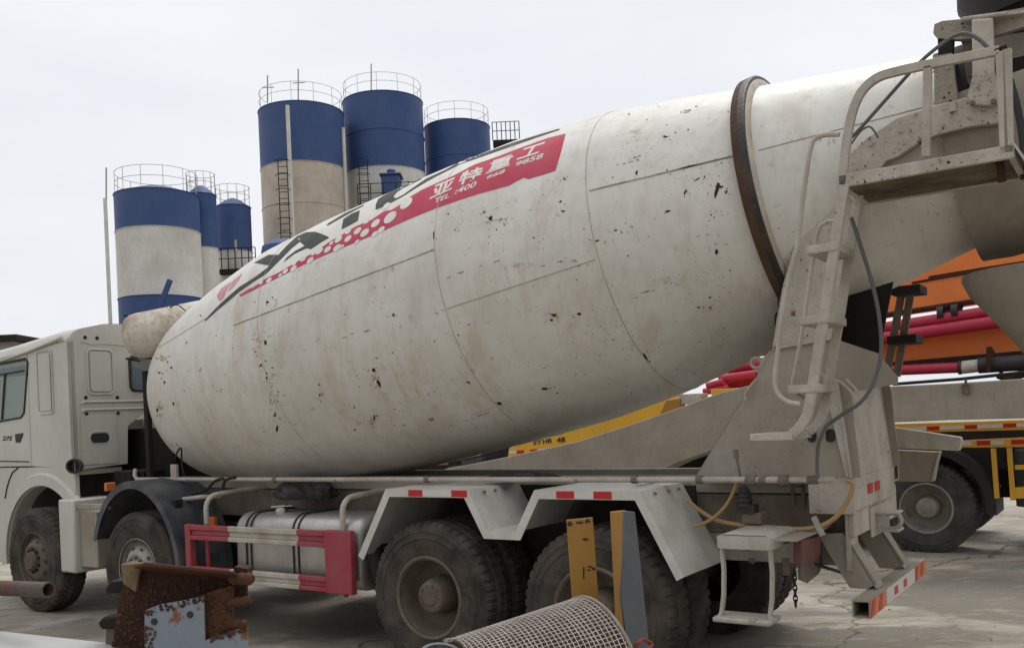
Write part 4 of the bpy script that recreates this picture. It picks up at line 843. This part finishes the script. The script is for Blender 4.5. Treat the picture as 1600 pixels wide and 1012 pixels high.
# ---- valve lever, hoses, valve --------------------------------------------------------------------------------
c = oY(1163, 775, .42)
LV = MB().box(c+Vector((-.05, -.03, -.10)), c+Vector((.07, .05, -.05))).lathe([(-.06, .05), (-.04, .045), (-.03, .052), (-.01, .042), (.0, .048), (.02, .036), (.03, .04), (.06, .022), (.07, 0)], c, (0, 0, 1), 16).build('control_lever', BLACK, TR)
MB().tube([c+Vector((0, 0, .05)), oY(1157, 745, .42), oY(1151, 715, .42)], [.012, .009, .009], 8).build('lever_rod', FRAME, LV)
MB().tube([oY(1151, 716, .42), oY(1149, 702, .42)], .017, 8).build('lever_knob', FRAME, LV)
MB().box(c+Vector((-.02, -.01, -.17)), c+Vector((.10, .12, -.10))).build('valve_block', FRAME, TR, bevel=.006)
MB().tube(spline([oY(x, y, .40) for x, y in ((1152, 745), (1147, 765), (1135, 788), (1118, 806), (1102, 816), (1085, 822))], 5), .011, 8).build('yellow_hose', HOSE, TR)
MB().tube(spline([oY(x, y, .45) for x, y in ((1075, 782), (1095, 798), (1120, 812), (1160, 820), (1210, 824), (1255, 826), (1285, 820), (1305, 808), (1320, 790), (1330, 770), (1332, 755), (1322, 750))], 5), .014, 8).build('yellow_hose', HOSE, TR)
c = oY(1272, 825, .44); MB().strap([c+Vector((0, 0, .07)), c+Vector((.03, 0, .0)), c+Vector((.05, 0, -.04))], .02, .03).build('hose_clip', BEIGEL, TR)
MB().tube([(.75, .70, .88), (.77, .67, .88)], .02, 6).tube([(.78, .70, .80), (.80, .67, .80)], .02, 6).build('rail_bolts', FRAME, TR)
for px, py in ((1215, 760), (1232, 760)): c = oY(px, py, .5); MB().strap([c, c+Vector((0, .28, -.02)), c+Vector((0, .28, -.14))], .02, .006, (1,0,0)).build('pipe_strap', FRAME, TR)
# ================================================================== CRUMPLED SACKS
def sack(name, c, sx, sy, sz, label, seed):
    rnd = random.Random(seed); bm = bmesh.new(); bmesh.ops.create_icosphere(bm, subdivisions=4, radius=1)
    ph = [rnd.uniform(0, 6) for _ in range(8)]
    for v in bm.verts:
        d = v.co.copy(); k = 1 + .22*math.sin(5*d.x+ph[0])*math.cos(4*d.y+ph[1]) + .14*abs(math.sin(9*d.x+7*d.z+ph[2])) + .07*math.sin(17*d.y+13*d.x+ph[3])
        z = d.z*k*sz; v.co = Vector((d.x*k*sx, d.y*k*sy, max(z, -.25*sz)))
    me = bpy.data.meshes.new(name); bm.to_mesh(me); bm.free(); me.materials.append(BLACK)
    me.polygons.foreach_set('use_smooth', [True]*len(me.polygons))
    o = bpy.data.objects.new(name, me); SC.collection.objects.link(o); o.location = T2W(c); o.rotation_euler = (0, 0, -TH); tag(o, label, 'sack'); return o
sack('crumpled_sack', (-3.15, .55, 1.20), .30, .20, .11, 'crumpled black sack lying above the fuel tank', 3)
sack('crumpled_sack', (-.83, .50, 1.335), .26, .12, .05, 'flat crumpled black sack on the rear mudguard beside the water pipe', 5)
# ================================================================== PUMP TRUCK
PU = thing('pump_truck', 'yellow concrete pump truck with orange boom and crimson pipes parked behind the mixer', 'pump truck', (.77, 6.5, 0))
TRUCK = PU; YP = 6.5
def Wp(X, rim=RIML): return wheel(X, YP, 1, 'rear', rim, TYRE2, lug=True, tm=TYRE2)
Wp(.77); wheel(.77, YP+2.4, -1, 'rear', RIM, TYRE2, tm=TYRE2)
for X in (-.65,): wheel(X, YP, 1, 'rear', RIM, TYRE2, tm=TYRE2); wheel(X, YP+2.4, -1, 'rear', RIM, TYRE2, tm=TYRE2)
wheel(-6.2, YP, 1, 'front', RIM, TYRE2, tm=TYRE2); wheel(-6.2, YP+2.4, -1, 'front', RIM, TYRE2, tm=TYRE2)
MB().box((-8.5, YP+.75, .75), (5.0, YP+.85, 1.05)).box((-8.5, YP+1.55, .75), (5.0, YP+1.65, 1.05)).box((-6, YP+.5, .7), (-1.6, YP+1.9, 1.5)).box((1.5, YP+.5, .62), (4.8, YP+1.9, 1.4)).build('chassis', DARK, PU)
MB().box((-.5, YP+.65, .4), (.5, YP+1.8, 1.2)).build('axle_housing', DARK, PU)
m_ = MB(); a = arc((.77, YP-.02, .53), .74, -5, 150, 18); n_ = len(a); b = [p+Vector((0, .65, 0)) for p in a]; c_ = arc((.77, YP-.02, .53), .64, -5, 150, 18)
m_.add(a+b+c_, [(i, i+1, n_+i+1, n_+i) for i in range(n_-1)] + [(i, i+1, 2*n_+i+1, 2*n_+i) for i in range(n_-1)]); m_.build('mudguard', BLACK, PU)
def py(L_, Y, th, name, m__, par=PU, bev=.01): return MB().prism([pY(L_, Y)], (0, th, 0)).build(name, m__, par, bevel=bev)
# outrigger (beige tapered box beam)
out = [(640, 746), (700, 732), (800, 712), (900, 690), (980, 665), (1060, 637), (1120, 615), (1170, 602), (1330, 606), (1480, 599), (1680, 586), (1680, 651), (1480, 656), (1330, 662), (1280, 664), (1220, 675), (1160, 688), (1110, 705), (1060, 722), (1010, 746)]
OR_ = py(out, 5.6, .45, 'outrigger', BEIGE)
MB().tube([oY(1509, 592, 5.58), oY(1509, 600, 5.58)], .015, 6).tube([oY(x, y, 5.58) for x, y in ((1504, 601), (1514, 600), (1514, 615), (1505, 615))], .012, 6, closed=True).build('latch', FRAME, OR_)
# yellow skirts
SK = py([(1250, 670), (1376, 663), (1600, 656), (1700, 652), (1700, 668), (1600, 671), (1400, 676)], YP-.1, .06, 'deck_skirt', YELP)
def tape(par, pts, segs, Y):
    (xa, ya), (xb, yb), h = pts
    for k, (x0, x1, m__) in enumerate(segs):
        f = lambda x: ya+(yb-ya)*(x-xa)/(xb-xa)
        MB().prism([pY([(x0, f(x0)-h/2), (x1, f(x1)-h/2), (x1, f(x1)+h/2), (x0, f(x0)+h/2)], Y)], (0, .004, 0)).build('reflector', m__, par)
tape(SK, ((1400, 671), (1600, 663.5), 6), ((1412, 1448, STICKW), (1448, 1468, STICK), (1468, 1507, STICKW), (1507, 1527, STICK), (1527, 1567, STICKW), (1567, 1588, STICK), (1588, 1620, STICKW)), YP-.106)
SK2 = py([(1498, 688), (1600, 683), (1700, 679), (1700, 693), (1600, 698), (1500, 699)], YP-.12, .06, 'deck_skirt', YELP)
tape(SK2, ((1500, 692.5), (1600, 690), 7), ((1500, 1518, STICKW), (1526, 1547, STICK), (1548, 1568, STICKW), (1580, 1606, STICK)), YP-.126)
py([(1385, 672), (1700, 664), (1700, 730), (1470, 735), (1385, 700)], YP+.3, .1, 'under_deck_fill', DARK)  # dark panel added to black out the bright gap between the skirts
for (xa, ya), (xb, yb) in (((1552, 700), (1558, 778)), ((1577, 699), (1583, 781))): MB().beam(oY(xa, ya, YP-.1), oY(xb, yb, YP-.1), .045, .05, (1, 0, 0)).build('guard_post', YELP, PU, bevel=.004)
MB().beam(oY(1586, 770, YP-.1), oY(1660, 766, YP-.1), .05, .12).beam(oY(1586, 730, YP-.1), oY(1660, 727, YP-.1), .04, .05).build('guard_rail', YELP, PU, bevel=.004)
c = oY(1618, 745, YP+.2); MB().lathe([(-.32, 0), (-.32, .2), (-.1, .21), (-.09, .2), (.1, .2), (.11, .21), (.3, .2), (.32, .17), (.32, 0)], c, (0, 0, 1), 24).build('tool_drum', BLUEF, PU)
# yellow body behind the drum
YB = py([(793, 716), (795, 700), (860, 672), (1000, 620), (1040, 600), (1040, 640), (1200, 640), (1200, 700), (1000, 716)], YP+.2, .6, 'body_panel', YELP)
py([(1110, 608), (1200, 604), (1200, 640), (1115, 640)], YP+.1, .5, 'body_panel', YELP)
py([(1060, 616), (1093, 614), (1093, 630), (1060, 632)], YP+.05, .3, 'hatch', BEIGEL); py([(1040, 625), (1062, 622), (1062, 645), (1030, 650)], YP, .2, 'hatch', YEL)
py([(700, 722), (795, 700), (795, 716), (700, 735)], YP+.6, .4, 'hydraulic_tank', DARK)
py([(720, 720), (760, 712), (760, 722), (722, 728)], YP+.5, .05, 'pipework', BLUEF)
fB = lambda x, y: oY(x, y, YP+.194)
text_decal('model_lettering', [('HB', [(848, 686.5), (862, 683.8), (862, 691.5), (848, 693)]), ('48', [(869.5, 683.5), (883, 682), (883, 690.5), (869.5, 691.5)]), ('5T', [(833, 689.5), (846, 687), (846, 693.5), (833, 695)])], BLACK, YB, fB, .5, .03)
tape(YB, ((794, 706.5), (854, 703), 5), ((795, 807, STICKW), (807, 818, STICK), (828, 840, STICK), (840, 852, STICKW)), YP+.192)
# boom and pipes
YBm = YP+.9
B1 = py([(1150, 530), (1380, 452), (1480, 405), (1548, 372), (1700, 330), (1700, 441), (1510, 473), (1380, 492), (1150, 528)], YBm, .5, 'boom_section', ORANGE)
MB().prism([pY([(1450, 434), (1453, 431), (1545, 416), (1700, 392), (1700, 398), (1545, 422), (1452, 438)], YBm-.006)], (0, .004, 0)).tube([oY(1425, 442, YBm-.01), oY(1548, 420, YBm-.01)], .015, 6).tube([oY(1380, 493, YBm-.01), oY(1700, 443, YBm-.01)], .035, 6).build('boom_flange', RUST, B1)
B2 = py([(1110, 590), (1160, 572), (1380, 536), (1530, 512), (1700, 485), (1700, 540), (1600, 551), (1385, 568), (1200, 582)], YBm+.1, .5, 'boom_section', ORANGE)
MB().tube([oY(1180, 585, YBm+.05), oY(1385, 571, YBm+.05), oY(1700, 544, YBm+.05)], .04, 6).build('boom_flange', DARK, B2)
def pipe(pts, r, Y): return MB().tube([oY(x, y, Y) for x, y in pts], r, 16).build('delivery_pipe', CRIM, PU)
pipe(((1130, 560), (1380, 512), (1505, 493), (1600, 478)), .07, YBm-.1); pipe(((1140, 578), (1380, 528), (1540, 505), (1650, 490)), .078, YBm-.15); P3 = pipe(((1110, 607), (1200, 590), (1385, 579), (1497, 574)), .065, YBm-.2)
pipe(((1105, 603), (1130, 596), (1140, 605), (1100, 612)), .05, YBm-.4); pipe(((1125, 592), (1200, 582)), .06, YBm-.35)
for px, yy in ((1150, 588), (1130, 600), (1470, 489), (1492, 486)): c = oY(px, yy, YBm-.12); MB().lathe([(-.035, .06), (-.035, .085), (.035, .085), (.035, .06)], c, (1, 0, .02), 14).build('pipe_clamp', BLACK, PU)
MB().tube([oY(1498, 574, YBm-.2), oY(1503, 574, YBm-.2)], .085, 16).build('pipe_clamp', BLACK, PU)
MB().tube([oY(1503, 574, YBm-.2), oY(1530, 571, YBm-.2)], .078, 16).build('hose_coupling', BEIGEL, PU)
MB().tube([oY(1529, 571, YBm-.22), oY(1600, 566, YBm-.22), oY(1700, 560, YBm-.22)], .095, 16).build('rubber_hose', BLACK, PU)
MB().prism([pY([(1541, 542), (1549, 541), (1556, 552), (1549, 556), (1548, 581), (1541, 581)], YBm-.35)], (0, .03, 0)).tube([oY(1560, 585, YBm-.2), oY(1575, 592, YBm-.2), oY(1600, 583, YBm-.2)], .05, 8).build('hose_bracket', RUST, PU)
MB().tube([oY(1395, 600, YP), oY(1500, 592, YP), oY(1680, 573, YP)], .02, 6).build('deck_edge', DARK, PU)
MB().prism([pY([(1470, 482), (1505, 477), (1503, 484), (1470, 489)], YBm)], (0, .05, 0)).build('pipe_support', BLACK, PU)
# pump hopper deck, cab out of view
MB().box((-9.2, YP+.1, 1.0), (-7.4, YP+2.3, 2.9)).build('cab', YELP, PU, bevel=.08)
# ================================================================== SILOS
def silo(px0, px1, ytop, D, bands, label, top='flat', zbase=6, mats=None):
    xc = (px0+px1)/2; a = oW(px0, 450, D); b = oW(px1, 450, D); r = (b.x-a.x)/2*.985; cx = (a.x+b.x)/2
    t = thing('cement_silo', label, 'silo', (cx, D+r, 0), 'W', 'silos of the batching plant behind the truck')
    zt = oW(xc, ytop, D).z; zz = [zt] + [oW(xc, y, D).z for y, _ in bands[1:]]
    zz.append(3.0)
    for i, (_, m__) in enumerate(bands):
        z1, z0 = zz[i], zz[i+1]; pr = []
        k = max(1, int((z1-z0)/2.2))
        for j in range(k):
            za = z0+(z1-z0)*j/k; zb = z0+(z1-z0)*(j+1)/k; pr += [(za+.03, r), (zb-.03, r), (zb-.02, r+.035), (zb+.0, r+.035)]
        MB().lathe([(z0, r)]+pr+[(z1, r)], (cx, D+r, 0), (0, 0, 1), 48).build('shell_band', m__, t, frame='W')
    MB().lathe([(zt-.02, r+.03), (zt+.35, r*.5), (zt+.5, .15), (zt+.5, 0)], (cx, D+r, 0), (0, 0, 1), 40).build('roof', bands[0][1], t)
    MB().lathe([(.9, .25), (3.02, r)], (cx, D+r, 0), (0, 0, 1), 32).build('cone', SILO_W, t)
    for k in range(4): t_ = math.pi/4+k*math.pi/2; MB().tube([(cx+r*.85*math.cos(t_), D+r+r*.85*math.sin(t_), 0), (cx+r*.85*math.cos(t_), D+r+r*.85*math.sin(t_), 3.2)], .12, 8).build('leg', SILO_B, t)
    rl = MB()
    for zz_ in (.6, 1.1): rl.tube([(cx+r*.97*math.cos(2*math.pi*i/24), D+r+r*.97*math.sin(2*math.pi*i/24), zt+zz_) for i in range(24)], .014, 5, closed=True)
    for i in range(12): t_ = 2*math.pi*i/12; rl.tube([(cx+r*.97*math.cos(t_), D+r+r*.97*math.sin(t_), zt), (cx+r*.97*math.cos(t_), D+r+r*.97*math.sin(t_), zt+1.12)], .014, 5)
    rl.build('railing', BEIGEL, t)
    return t, cx, r, zt
A_ = silo(160, 293, 292, 44, [(0, SILO_B), (352, SILO_W), (460, SILO_B)], 'leftmost white silo with a wide blue band at its top and another low down')
silo(290, 336, 300, 47, [(0, SILO_B), (385, SILO_W), (462, SILO_B)], 'narrow silo wedged between the leftmost silo and the shorter one with a side rail')
silo(334, 389, 318, 50, [(0, SILO_B), (390, SILO_W)], 'shorter silo with a blue top just left of the drum lettering')
silo(398, 537, 156, 52, [(0, SILO_B), (250, SILO_T)], 'tall silo with a blue top above a cream lower part and a cage ladder')
silo(536, 668, 140, 55, [(0, SILO_B), (258, SILO_W)], 'tallest silo, blue over white, beside a small blue filter box')
silo(668, 776, 184, 58, [(0, SILO_B)], 'rightmost all-blue silo, partly hidden by the drum')
def mast(px, y0, y1, D, label, r=.04, m__=BEIGEL, arms=0):
    a = oW(px, y0, D); b = oW(px, y1, D); o = Vector((b.x, D, b.z)); m = MB().tube([b, a], r, 8)
    for k in range(arms): z = b.z+(a.z-b.z)*(.55+.2*k); m.tube([(a.x-.35, D, z), (a.x+.35, D, z)], r*.7, 6)
    return tag(m.build('lightning_rod', m__, off=o, frame='W'), label, 'rod')
mast(166, 262, 313, 43.6, 'thin rod on the top of the leftmost silo'); mast(418, 118, 160, 53, 'left thin rod on top of the cage-ladder silo', arms=1); mast(466, 108, 156, 54, 'right thin rod on top of the cage-ladder silo', arms=1); mast(580, 100, 145, 57, 'thin rod on top of the tallest silo')
# pipes and ladders up the silos
def riser(px, y0, y1, D, label, r=.11, m__=SILO_W): a, b = oW(px, y0, D), oW(px, y1, D); b = Vector((a.x, D, b.z)); return tag(MB().tube([a, (a.x, D, 0)], r, 10).build('filling_pipe', m__, off=(a.x, D, 0), frame='W'), label, 'pipe')
riser(449, 165, 260, 51.2, 'white filling pipe running up the cage-ladder silo'); riser(536, 200, 300, 54, 'white filling pipe between the two tallest silos'); riser(164, 310, 500, 43.6, 'pale filling pipe along the left edge of the leftmost silo', .09); riser(368, 375, 420, 49.5, 'thin filling pipe on the shorter silo by the drum lettering', .06, SILO_T)
def cage(px, y0, y1, D, label):
    a, b = oW(px, y0, D), oW(px, y1, D); m = MB(); x = a.x
    for dx in (-.25, .25): m.tube([(x+dx, D, b.z), (x+dx, D, a.z)], .03, 6)
    z = b.z
    while z < a.z: m.tube([(x-.25, D, z), (x+.25, D, z)], .02, 5); z += .35
    z = b.z+.5
    while z < a.z: m.tube([(x+.4*math.cos(t), D-.4*abs(math.sin(t))-.02, z) for t in [math.pi*i/8 for i in range(9)]], .02, 5); z += .8
    return tag(m.build('cage_ladder', DARK, off=(x, D, b.z), frame='W'), label, 'ladder')
cage(441, 250, 380, 50.5, 'dark cage ladder on the cream silo above the drum'); cage(567, 250, 330, 53.5, 'dark cage ladder between the cream silo and the tallest silo')
# filter box and small blue dome
a, b = oW(595, 274, 53), oW(625, 303, 53); fb = MB().box((a.x, 53, b.z), (b.x, 54.2, a.z)).box((a.x-.1, 52.9, a.z), (b.x+.1, 54.3, a.z+.12)).lathe([(0, .25), (.35, .25), (.4, .0)], ((a.x+b.x)/2, 53.6, a.z+.1), (0, 0, 1), 16)
tag(fb.build('filter_box', SILO_B, off=((a.x+b.x)/2, 53.6, b.z), frame='W', bevel=.05), 'small blue filter box on a ledge of the tallest silo', 'filter box')
def platform(px0, px1, y, D, label):
    a, b = oW(px0, y, D), oW(px1, y, D); m = MB().box((a.x, D, a.z-.15), (b.x, D+3, a.z))
    for k in range(7): x = a.x+(b.x-a.x)*k/6; m.tube([(x, D, a.z), (x, D, a.z+1.1)], .03, 5)
    for h in (.55, 1.1): m.tube([(a.x, D, a.z+h), (b.x, D, a.z+h)], .025, 5)
    return tag(m.build('walkway', DARK, off=(a.x, D, a.z), frame='W'), label, 'walkway')
platform(560, 680, 318, 52.5, 'dark steel walkway with rails in front of the tallest silo'); platform(770, 812, 219, 57, 'dark steel walkway beside the rightmost blue silo'); platform(336, 400, 421, 49, 'thin walkway across the shorter silo by the drum lettering')
c = oW(435, 388, 40); MB_ = MB().lathe([(-4, 1.0), (.0, 1.0), (.25, .95), (.5, .6), (.6, 0)], (c.x, 41, c.z), (0, 0, 1), 32)
tag(MB_.build('blue_tank', SILO_B, off=(c.x, 41, c.z-4), frame='W'), 'dark blue domed tank top just above the drum lettering', 'tank')
a, b = oW(250, 478, 43), oW(266, 437, 43); tag(MB().beam(a, b, .2, .2).build('blue_strut', SILO_B, off=a, frame='W'), 'slanting blue strut before the lower blue band of the leftmost silo', 'strut')
a, b = oW(-120, 533, 32), oW(22, 533, 32); sh = MB().box((a.x, 32, 0), (b.x, 40, a.z-.15)); sh.mi = 1; sh.box((a.x-.3, 31.6, a.z-.15), (b.x+.3, 40.4, a.z+.06))
tag(sh.build('low_shed', [CONC, DARK], off=((a.x+b.x)/2, 36, 0), frame='W'), 'low shed with a dark flat roof behind the cab', 'shed')
# ================================================================== FOREGROUND
WT = .86
wl = MB().box((-2.6, 1.75, 0), (1.6, 2.75, WT))
tag(wl.build('parapet_wall', CONC, off=(-.5, 2.2, 0), frame='W', bevel=.01), 'low grey concrete wall carrying the scrap iron in the foreground', 'wall')
# white board
a, b = oW(-60, 978, 2.62), oW(262, 1013, 2.52); pr_ = [a, b, b+Vector((0, -.42, -.0)), a+Vector((0, -.42, 0))]
tag(MB().prism([pr_], (0, 0, -.10)).build('white_board', PLANK, off=a, frame='W', bevel=.006), 'dusty white board lying along the bottom left edge', 'board')
bp_ = MB().box((a.x+.1, 2.25, WT), (a.x+.5, 2.5, b.z-.10)); tag(bp_.build('packing_block', CONC, off=(a.x+.3, 2.4, WT), frame='W', bevel=.005), 'concrete block under the dusty white board', 'block')
# steel pipe on the left
a, b = oW(-60, 916, 2.70), oW(76, 921, 2.52); d_ = (b-a).normalized()
pp = MB().lathe([(0, .0215), (.0, .0175), ((b-a).length, .0175), ((b-a).length, .0215), (0, .0215)], a, d_, 28)
tag(pp.build('steel_pipe', mat('old_pipe', (.10, .095, .085), .8, dirt=(.12, .045, .02), damt=.9, bump=.2, scale=7, dlo=.45), off=a, frame='W'), 'grey open-ended steel pipe with rusty bands at the left edge', 'pipe')
bk = MB().box((a.x-.05, 2.55, WT), (a.x+.08, 2.74, a.z-.0225)); tag(bk.build('wood_block', FRAME, off=(a.x, 2.6, WT), frame='W', bevel=.005), 'wooden block under the far end of the steel pipe', 'block')
# rusty bracket
BR = thing('rusty_bracket', 'rusty welded steel bracket with blue-grey plates and stub bolts on its right', 'scrap bracket', (oW(270, 1010, 2.45).x, 2.5, WT), 'W')
def wp(L_, z, th, name, m__, tilt=0, bev=.003):
    P = [oW(x, y, z) for x, y in L_]; P = [tuple(p) for p in P]; return MB().prism([P], (0, th, 0)).build(name, m__, BR, bevel=bev, smooth=False)
wp([(205, 884), (222, 878), (262, 882), (365, 893), (386, 902), (386, 935), (362, 940), (362, 1180), (160, 1180), (178, 985), (186, 930), (196, 905)], 2.50, .012, 'back_plate', RUST)
tp = [oW(188, 881, 2.50), oW(222, 878, 2.46), oW(365, 891, 2.46), oW(388, 898, 2.50), oW(386, 903, 2.56), oW(205, 886, 2.56)]
MB().prism([[tuple(p) for p in [oW(204, 884, 2.50), oW(224, 879, 2.40), oW(364, 892, 2.40), oW(386, 902, 2.50)]]], (0, 0, -.008)).build('top_flange', RUSTO, BR, bevel=.002)
wp([(364, 892), (366, 884), (386, 888), (387, 904)], 2.44, .05, 'lug', RUST)
wp([(226, 953), (250, 944), (290, 937), (318, 930), (320, 1000), (350, 990), (386, 977), (386, 1180), (226, 1180)], 2.42, .008, 'blue_plate', BLUEG)
wp([(318, 928), (340, 920), (363, 915), (363, 984), (319, 1002)], 2.44, .02, 'web_plate', RUSTO)
wp([(188, 881), (222, 879), (215, 905), (212, 925), (192, 912)], 2.47, .02, 'gusset', mat('rust_pale', (.22, .16, .09), .85, dirt=(.09, .045, .025), damt=.8, bump=.3, scale=14))
def crustW(P, z, n, mats, r, name):
    m = MB(); xs = [p[0] for p in P]; ys = [p[1] for p in P]; k = 0
    while k < n:
        x, y = random.uniform(min(xs), max(xs)), random.uniform(min(ys), max(ys))
        if not inpoly(x, y, P): continue
        k += 1; c = oW(x, y, z); R_ = random.uniform(*r); m.mi = random.randrange(len(mats))
        m.add([c+Vector((R_*random.uniform(.5, 1.4)*math.cos(t), 0, R_*random.uniform(.5, 1.7)*math.sin(t))) for t in [2*math.pi*i/9 for i in range(9)]]+[c+Vector((0, -R_*.4, 0))], [(i, (i+1) % 9, 9) for i in range(9)])
    tag(m.build(name, mats, BR), kind='stuff')
RP_ = mat('rust_scale', (.085, .04, .022), .9, dirt=(.13, .07, .04), damt=.7, bump=.4, scale=18)
crustW([(215, 890), (365, 897), (380, 930), (318, 928), (226, 950), (226, 1012), (175, 1010), (190, 930)], 2.497, 160, [RP_, RUST, RUSTO], (.0015, .006), 'rust_scale')
crustW([(320, 928), (362, 916), (362, 984), (320, 1000)], 2.437, 60, [RP_, RUST], (.0015, .005), 'rust_scale')
crustW([(226, 953), (318, 930), (319, 938), (228, 962)], 2.418, 60, [RUST, RUSTO], (.0015, .0045), 'rust_scale')
crustW([(226, 975), (245, 985), (240, 1012), (226, 1012)], 2.418, 40, [RP_, RUSTO], (.0015, .005), 'rust_scale')
crustW([(320, 997), (385, 977), (386, 984), (321, 1005)], 2.418, 45, [RP_, RUSTO], (.0015, .0045), 'rust_scale')
for px, py_ in ((240, 971), (296, 960)):
    c = oW(px, py_, 2.415); MB().lathe([(0, 0), (0, .0075), (.004, .009)], c, (0, 1, 0), 14).build('bolt_hole', BLACK, BR)
for (x0, y0_), (x1, y1_), r in (((362, 903), (395, 904), .0165), ((355, 941), (392, 937), .012), ((358, 976), (386, 975), .013)):
    a, b = oW(x0, y0_, 2.45), oW(x1, y1_, 2.42); n = 10; MB().tube([a+(b-a)*i/n for i in range(n+1)], [r*(1+.12*((i*7) % 3-1)) for i in range(n)]+[r*.6], 10).build('stub_bolt', RUSTO, BR)
for L_, z in (([(172, 908), (205, 905), (206, 925), (165, 927), (164, 918)], 2.54), ([(152, 974), (160, 964), (196, 962), (196, 982), (158, 983)], 2.517)): wp(L_, z, .05, 'lug', DARK, bev=.006)
wp([(166, 980), (190, 980), (184, 1180), (155, 1180)], 2.53, .03, 'leg', FRAME)
# yellow flat bar and angle iron
fb_ = MB().prism([[tuple(oW(x, y, 2.55)) for x, y in ((885, 812), (926, 808), (952, 1165), (910, 1165))]], (0, .008, 0)); fb_.mi = 1
for x, y, a, b in ((915, 842, 5, 2.5), (912, 895, 1.6, 13), (922, 885, 4, 2), (928, 888, 4, 3), (920, 890, 3, 1.5), (891, 818, 6, 4), (905, 816, 7, 3), (918, 814, 6, 4)):
    fb_.prism([[tuple(oW(x+a*math.cos(t)*random.uniform(.6, 1.1), y+b*math.sin(t)*random.uniform(.6, 1.1), 2.5485)) for t in [2*math.pi*i/8 for i in range(8)]]], (0, .001, 0))
tag(fb_.build('flat_bar', [YEL, BLACK], off=(oW(925, 1080, 2.55).x, 2.55, WT), frame='W', bevel=.002), 'worn yellow flat bar standing behind the wire mesh roll', 'flat bar')
AI = thing('angle_iron', 'grey-blue angle iron with a yellow flange standing upright at the end of the mesh roll', 'angle iron', (oW(985, 1080, 2.45).x, 2.45, WT), 'W')
MB().prism([[tuple(p) for p in (oW(953, 799, 2.62), oW(975, 797, 2.50), oW(1004, 1180, 2.50), oW(972, 1180, 2.62))]], (.004, .01, 0)).build('yellow_flange', YEL, AI, bevel=.002)
MB().prism([[tuple(p) for p in (oW(973, 797, 2.495), oW(990, 799, 2.52), oW(1031, 1180, 2.52), oW(1000, 1180, 2.42), oW(968, 930, 2.44), oW(972, 870, 2.47))]], (.003, -.008, 0)).build('grey_flange', mat('grey_blue_steel', (.055, .068, .082), .55, dirt=(.13, .12, .105), damt=.6, bump=.08, scale=6), AI, bevel=.002)
# wire mesh roll
MR = thing('mesh_roll', 'roll of pale wire mesh around a brown core at the bottom centre', 'mesh roll', (oW(880, 1100, 2.4).x, 2.35, WT-.02), 'W')
E0 = oW(934, 1074, 2.42); E1 = oW(728, 1128, 2.26); axd = (E1-E0).normalized(); ln = (E1-E0).length
def rr_(q): return .238 - .035*q/ln
MB().lathe([(.004, 0), (.004, rr_(0)-.006), (ln*.5, rr_(ln*.5)-.006), (ln, rr_(ln)-.006), (ln, 0)], E0, axd, 64).build('core', CORE, MR)
up_ = axd.cross(Vector((0, 0, 1))).normalized(); vp_ = up_.cross(axd)
wm = MB(); rnd = random.Random(4)
def cyl(q, t, dr=0): r = rr_(q)+dr; return E0+axd*q+(up_*math.cos(t)+vp_*math.sin(t))*r
nq = int(ln/.0118)
for i in range(nq+1):
    q = ln*i/nq; j = rnd.uniform(-.0012, .0012); wm.tube([cyl(q+j+.0012*math.sin(t*7+i), t, .0015) for t in [2*math.pi*k/90 for k in range(90)]], .00125, 4, closed=True)
nt_ = 112
for k in range(nt_):
    t = 2*math.pi*k/nt_; wm.tube([cyl(ln*i/24, t+.004*math.sin(i*1.3+k), -.0005+.0015*((i+k) % 2)) for i in range(25)], .00125, 4, caps=False)
for k in range(20):
    t = rnd.uniform(.6, 2.6); q = ln+rnd.uniform(0, .015); wm.tube([cyl(ln-.01, t), cyl(q, t+.03, .006)], .001, 4)
wm.build('wire_grid', WIRE, MR)
MB().tube([cyl(0, t, .001) for t in [2*math.pi*k/64 for k in range(64)]], .005, 8, closed=True).build('end_hoop', mat('hoop_steel', (.26, .22, .18), .7, damt=.6, bump=.2, scale=12), MR)
c = oW(692, 1028, 2.2); tag(MB().lathe([(-.10, .055), (0, .06), (.006, .058), (.006, .05), (-.002, .045), (-.002, 0)], c, (.25, -.35, 1), 40).build('round_can', BLUEF, off=c, frame='W'), 'dark round can at the bottom left of the mesh roll', 'can')
rp = MB()
for k in range(5): rp.tube(spline([oW(985+random.uniform(-4, 4), 1018, 2.36), oW(996+random.uniform(-4, 4), 1003+k, 2.36), oW(1006, 999+random.uniform(-2, 2), 2.38), oW(1020, 1004+k*2, 2.40), oW(1010, 1014, 2.36)], 5), .0022, 6)
tag(rp.build('red_cord', mat('cord_red', (.22, .06, .035), .8, damt=.4, bump=.2, scale=40), off=oW(1000, 1010, 2.36), frame='W'), 'knotted red-brown cord tied round the foot of the angle iron', 'cord')
bpy.context.view_layer.update()
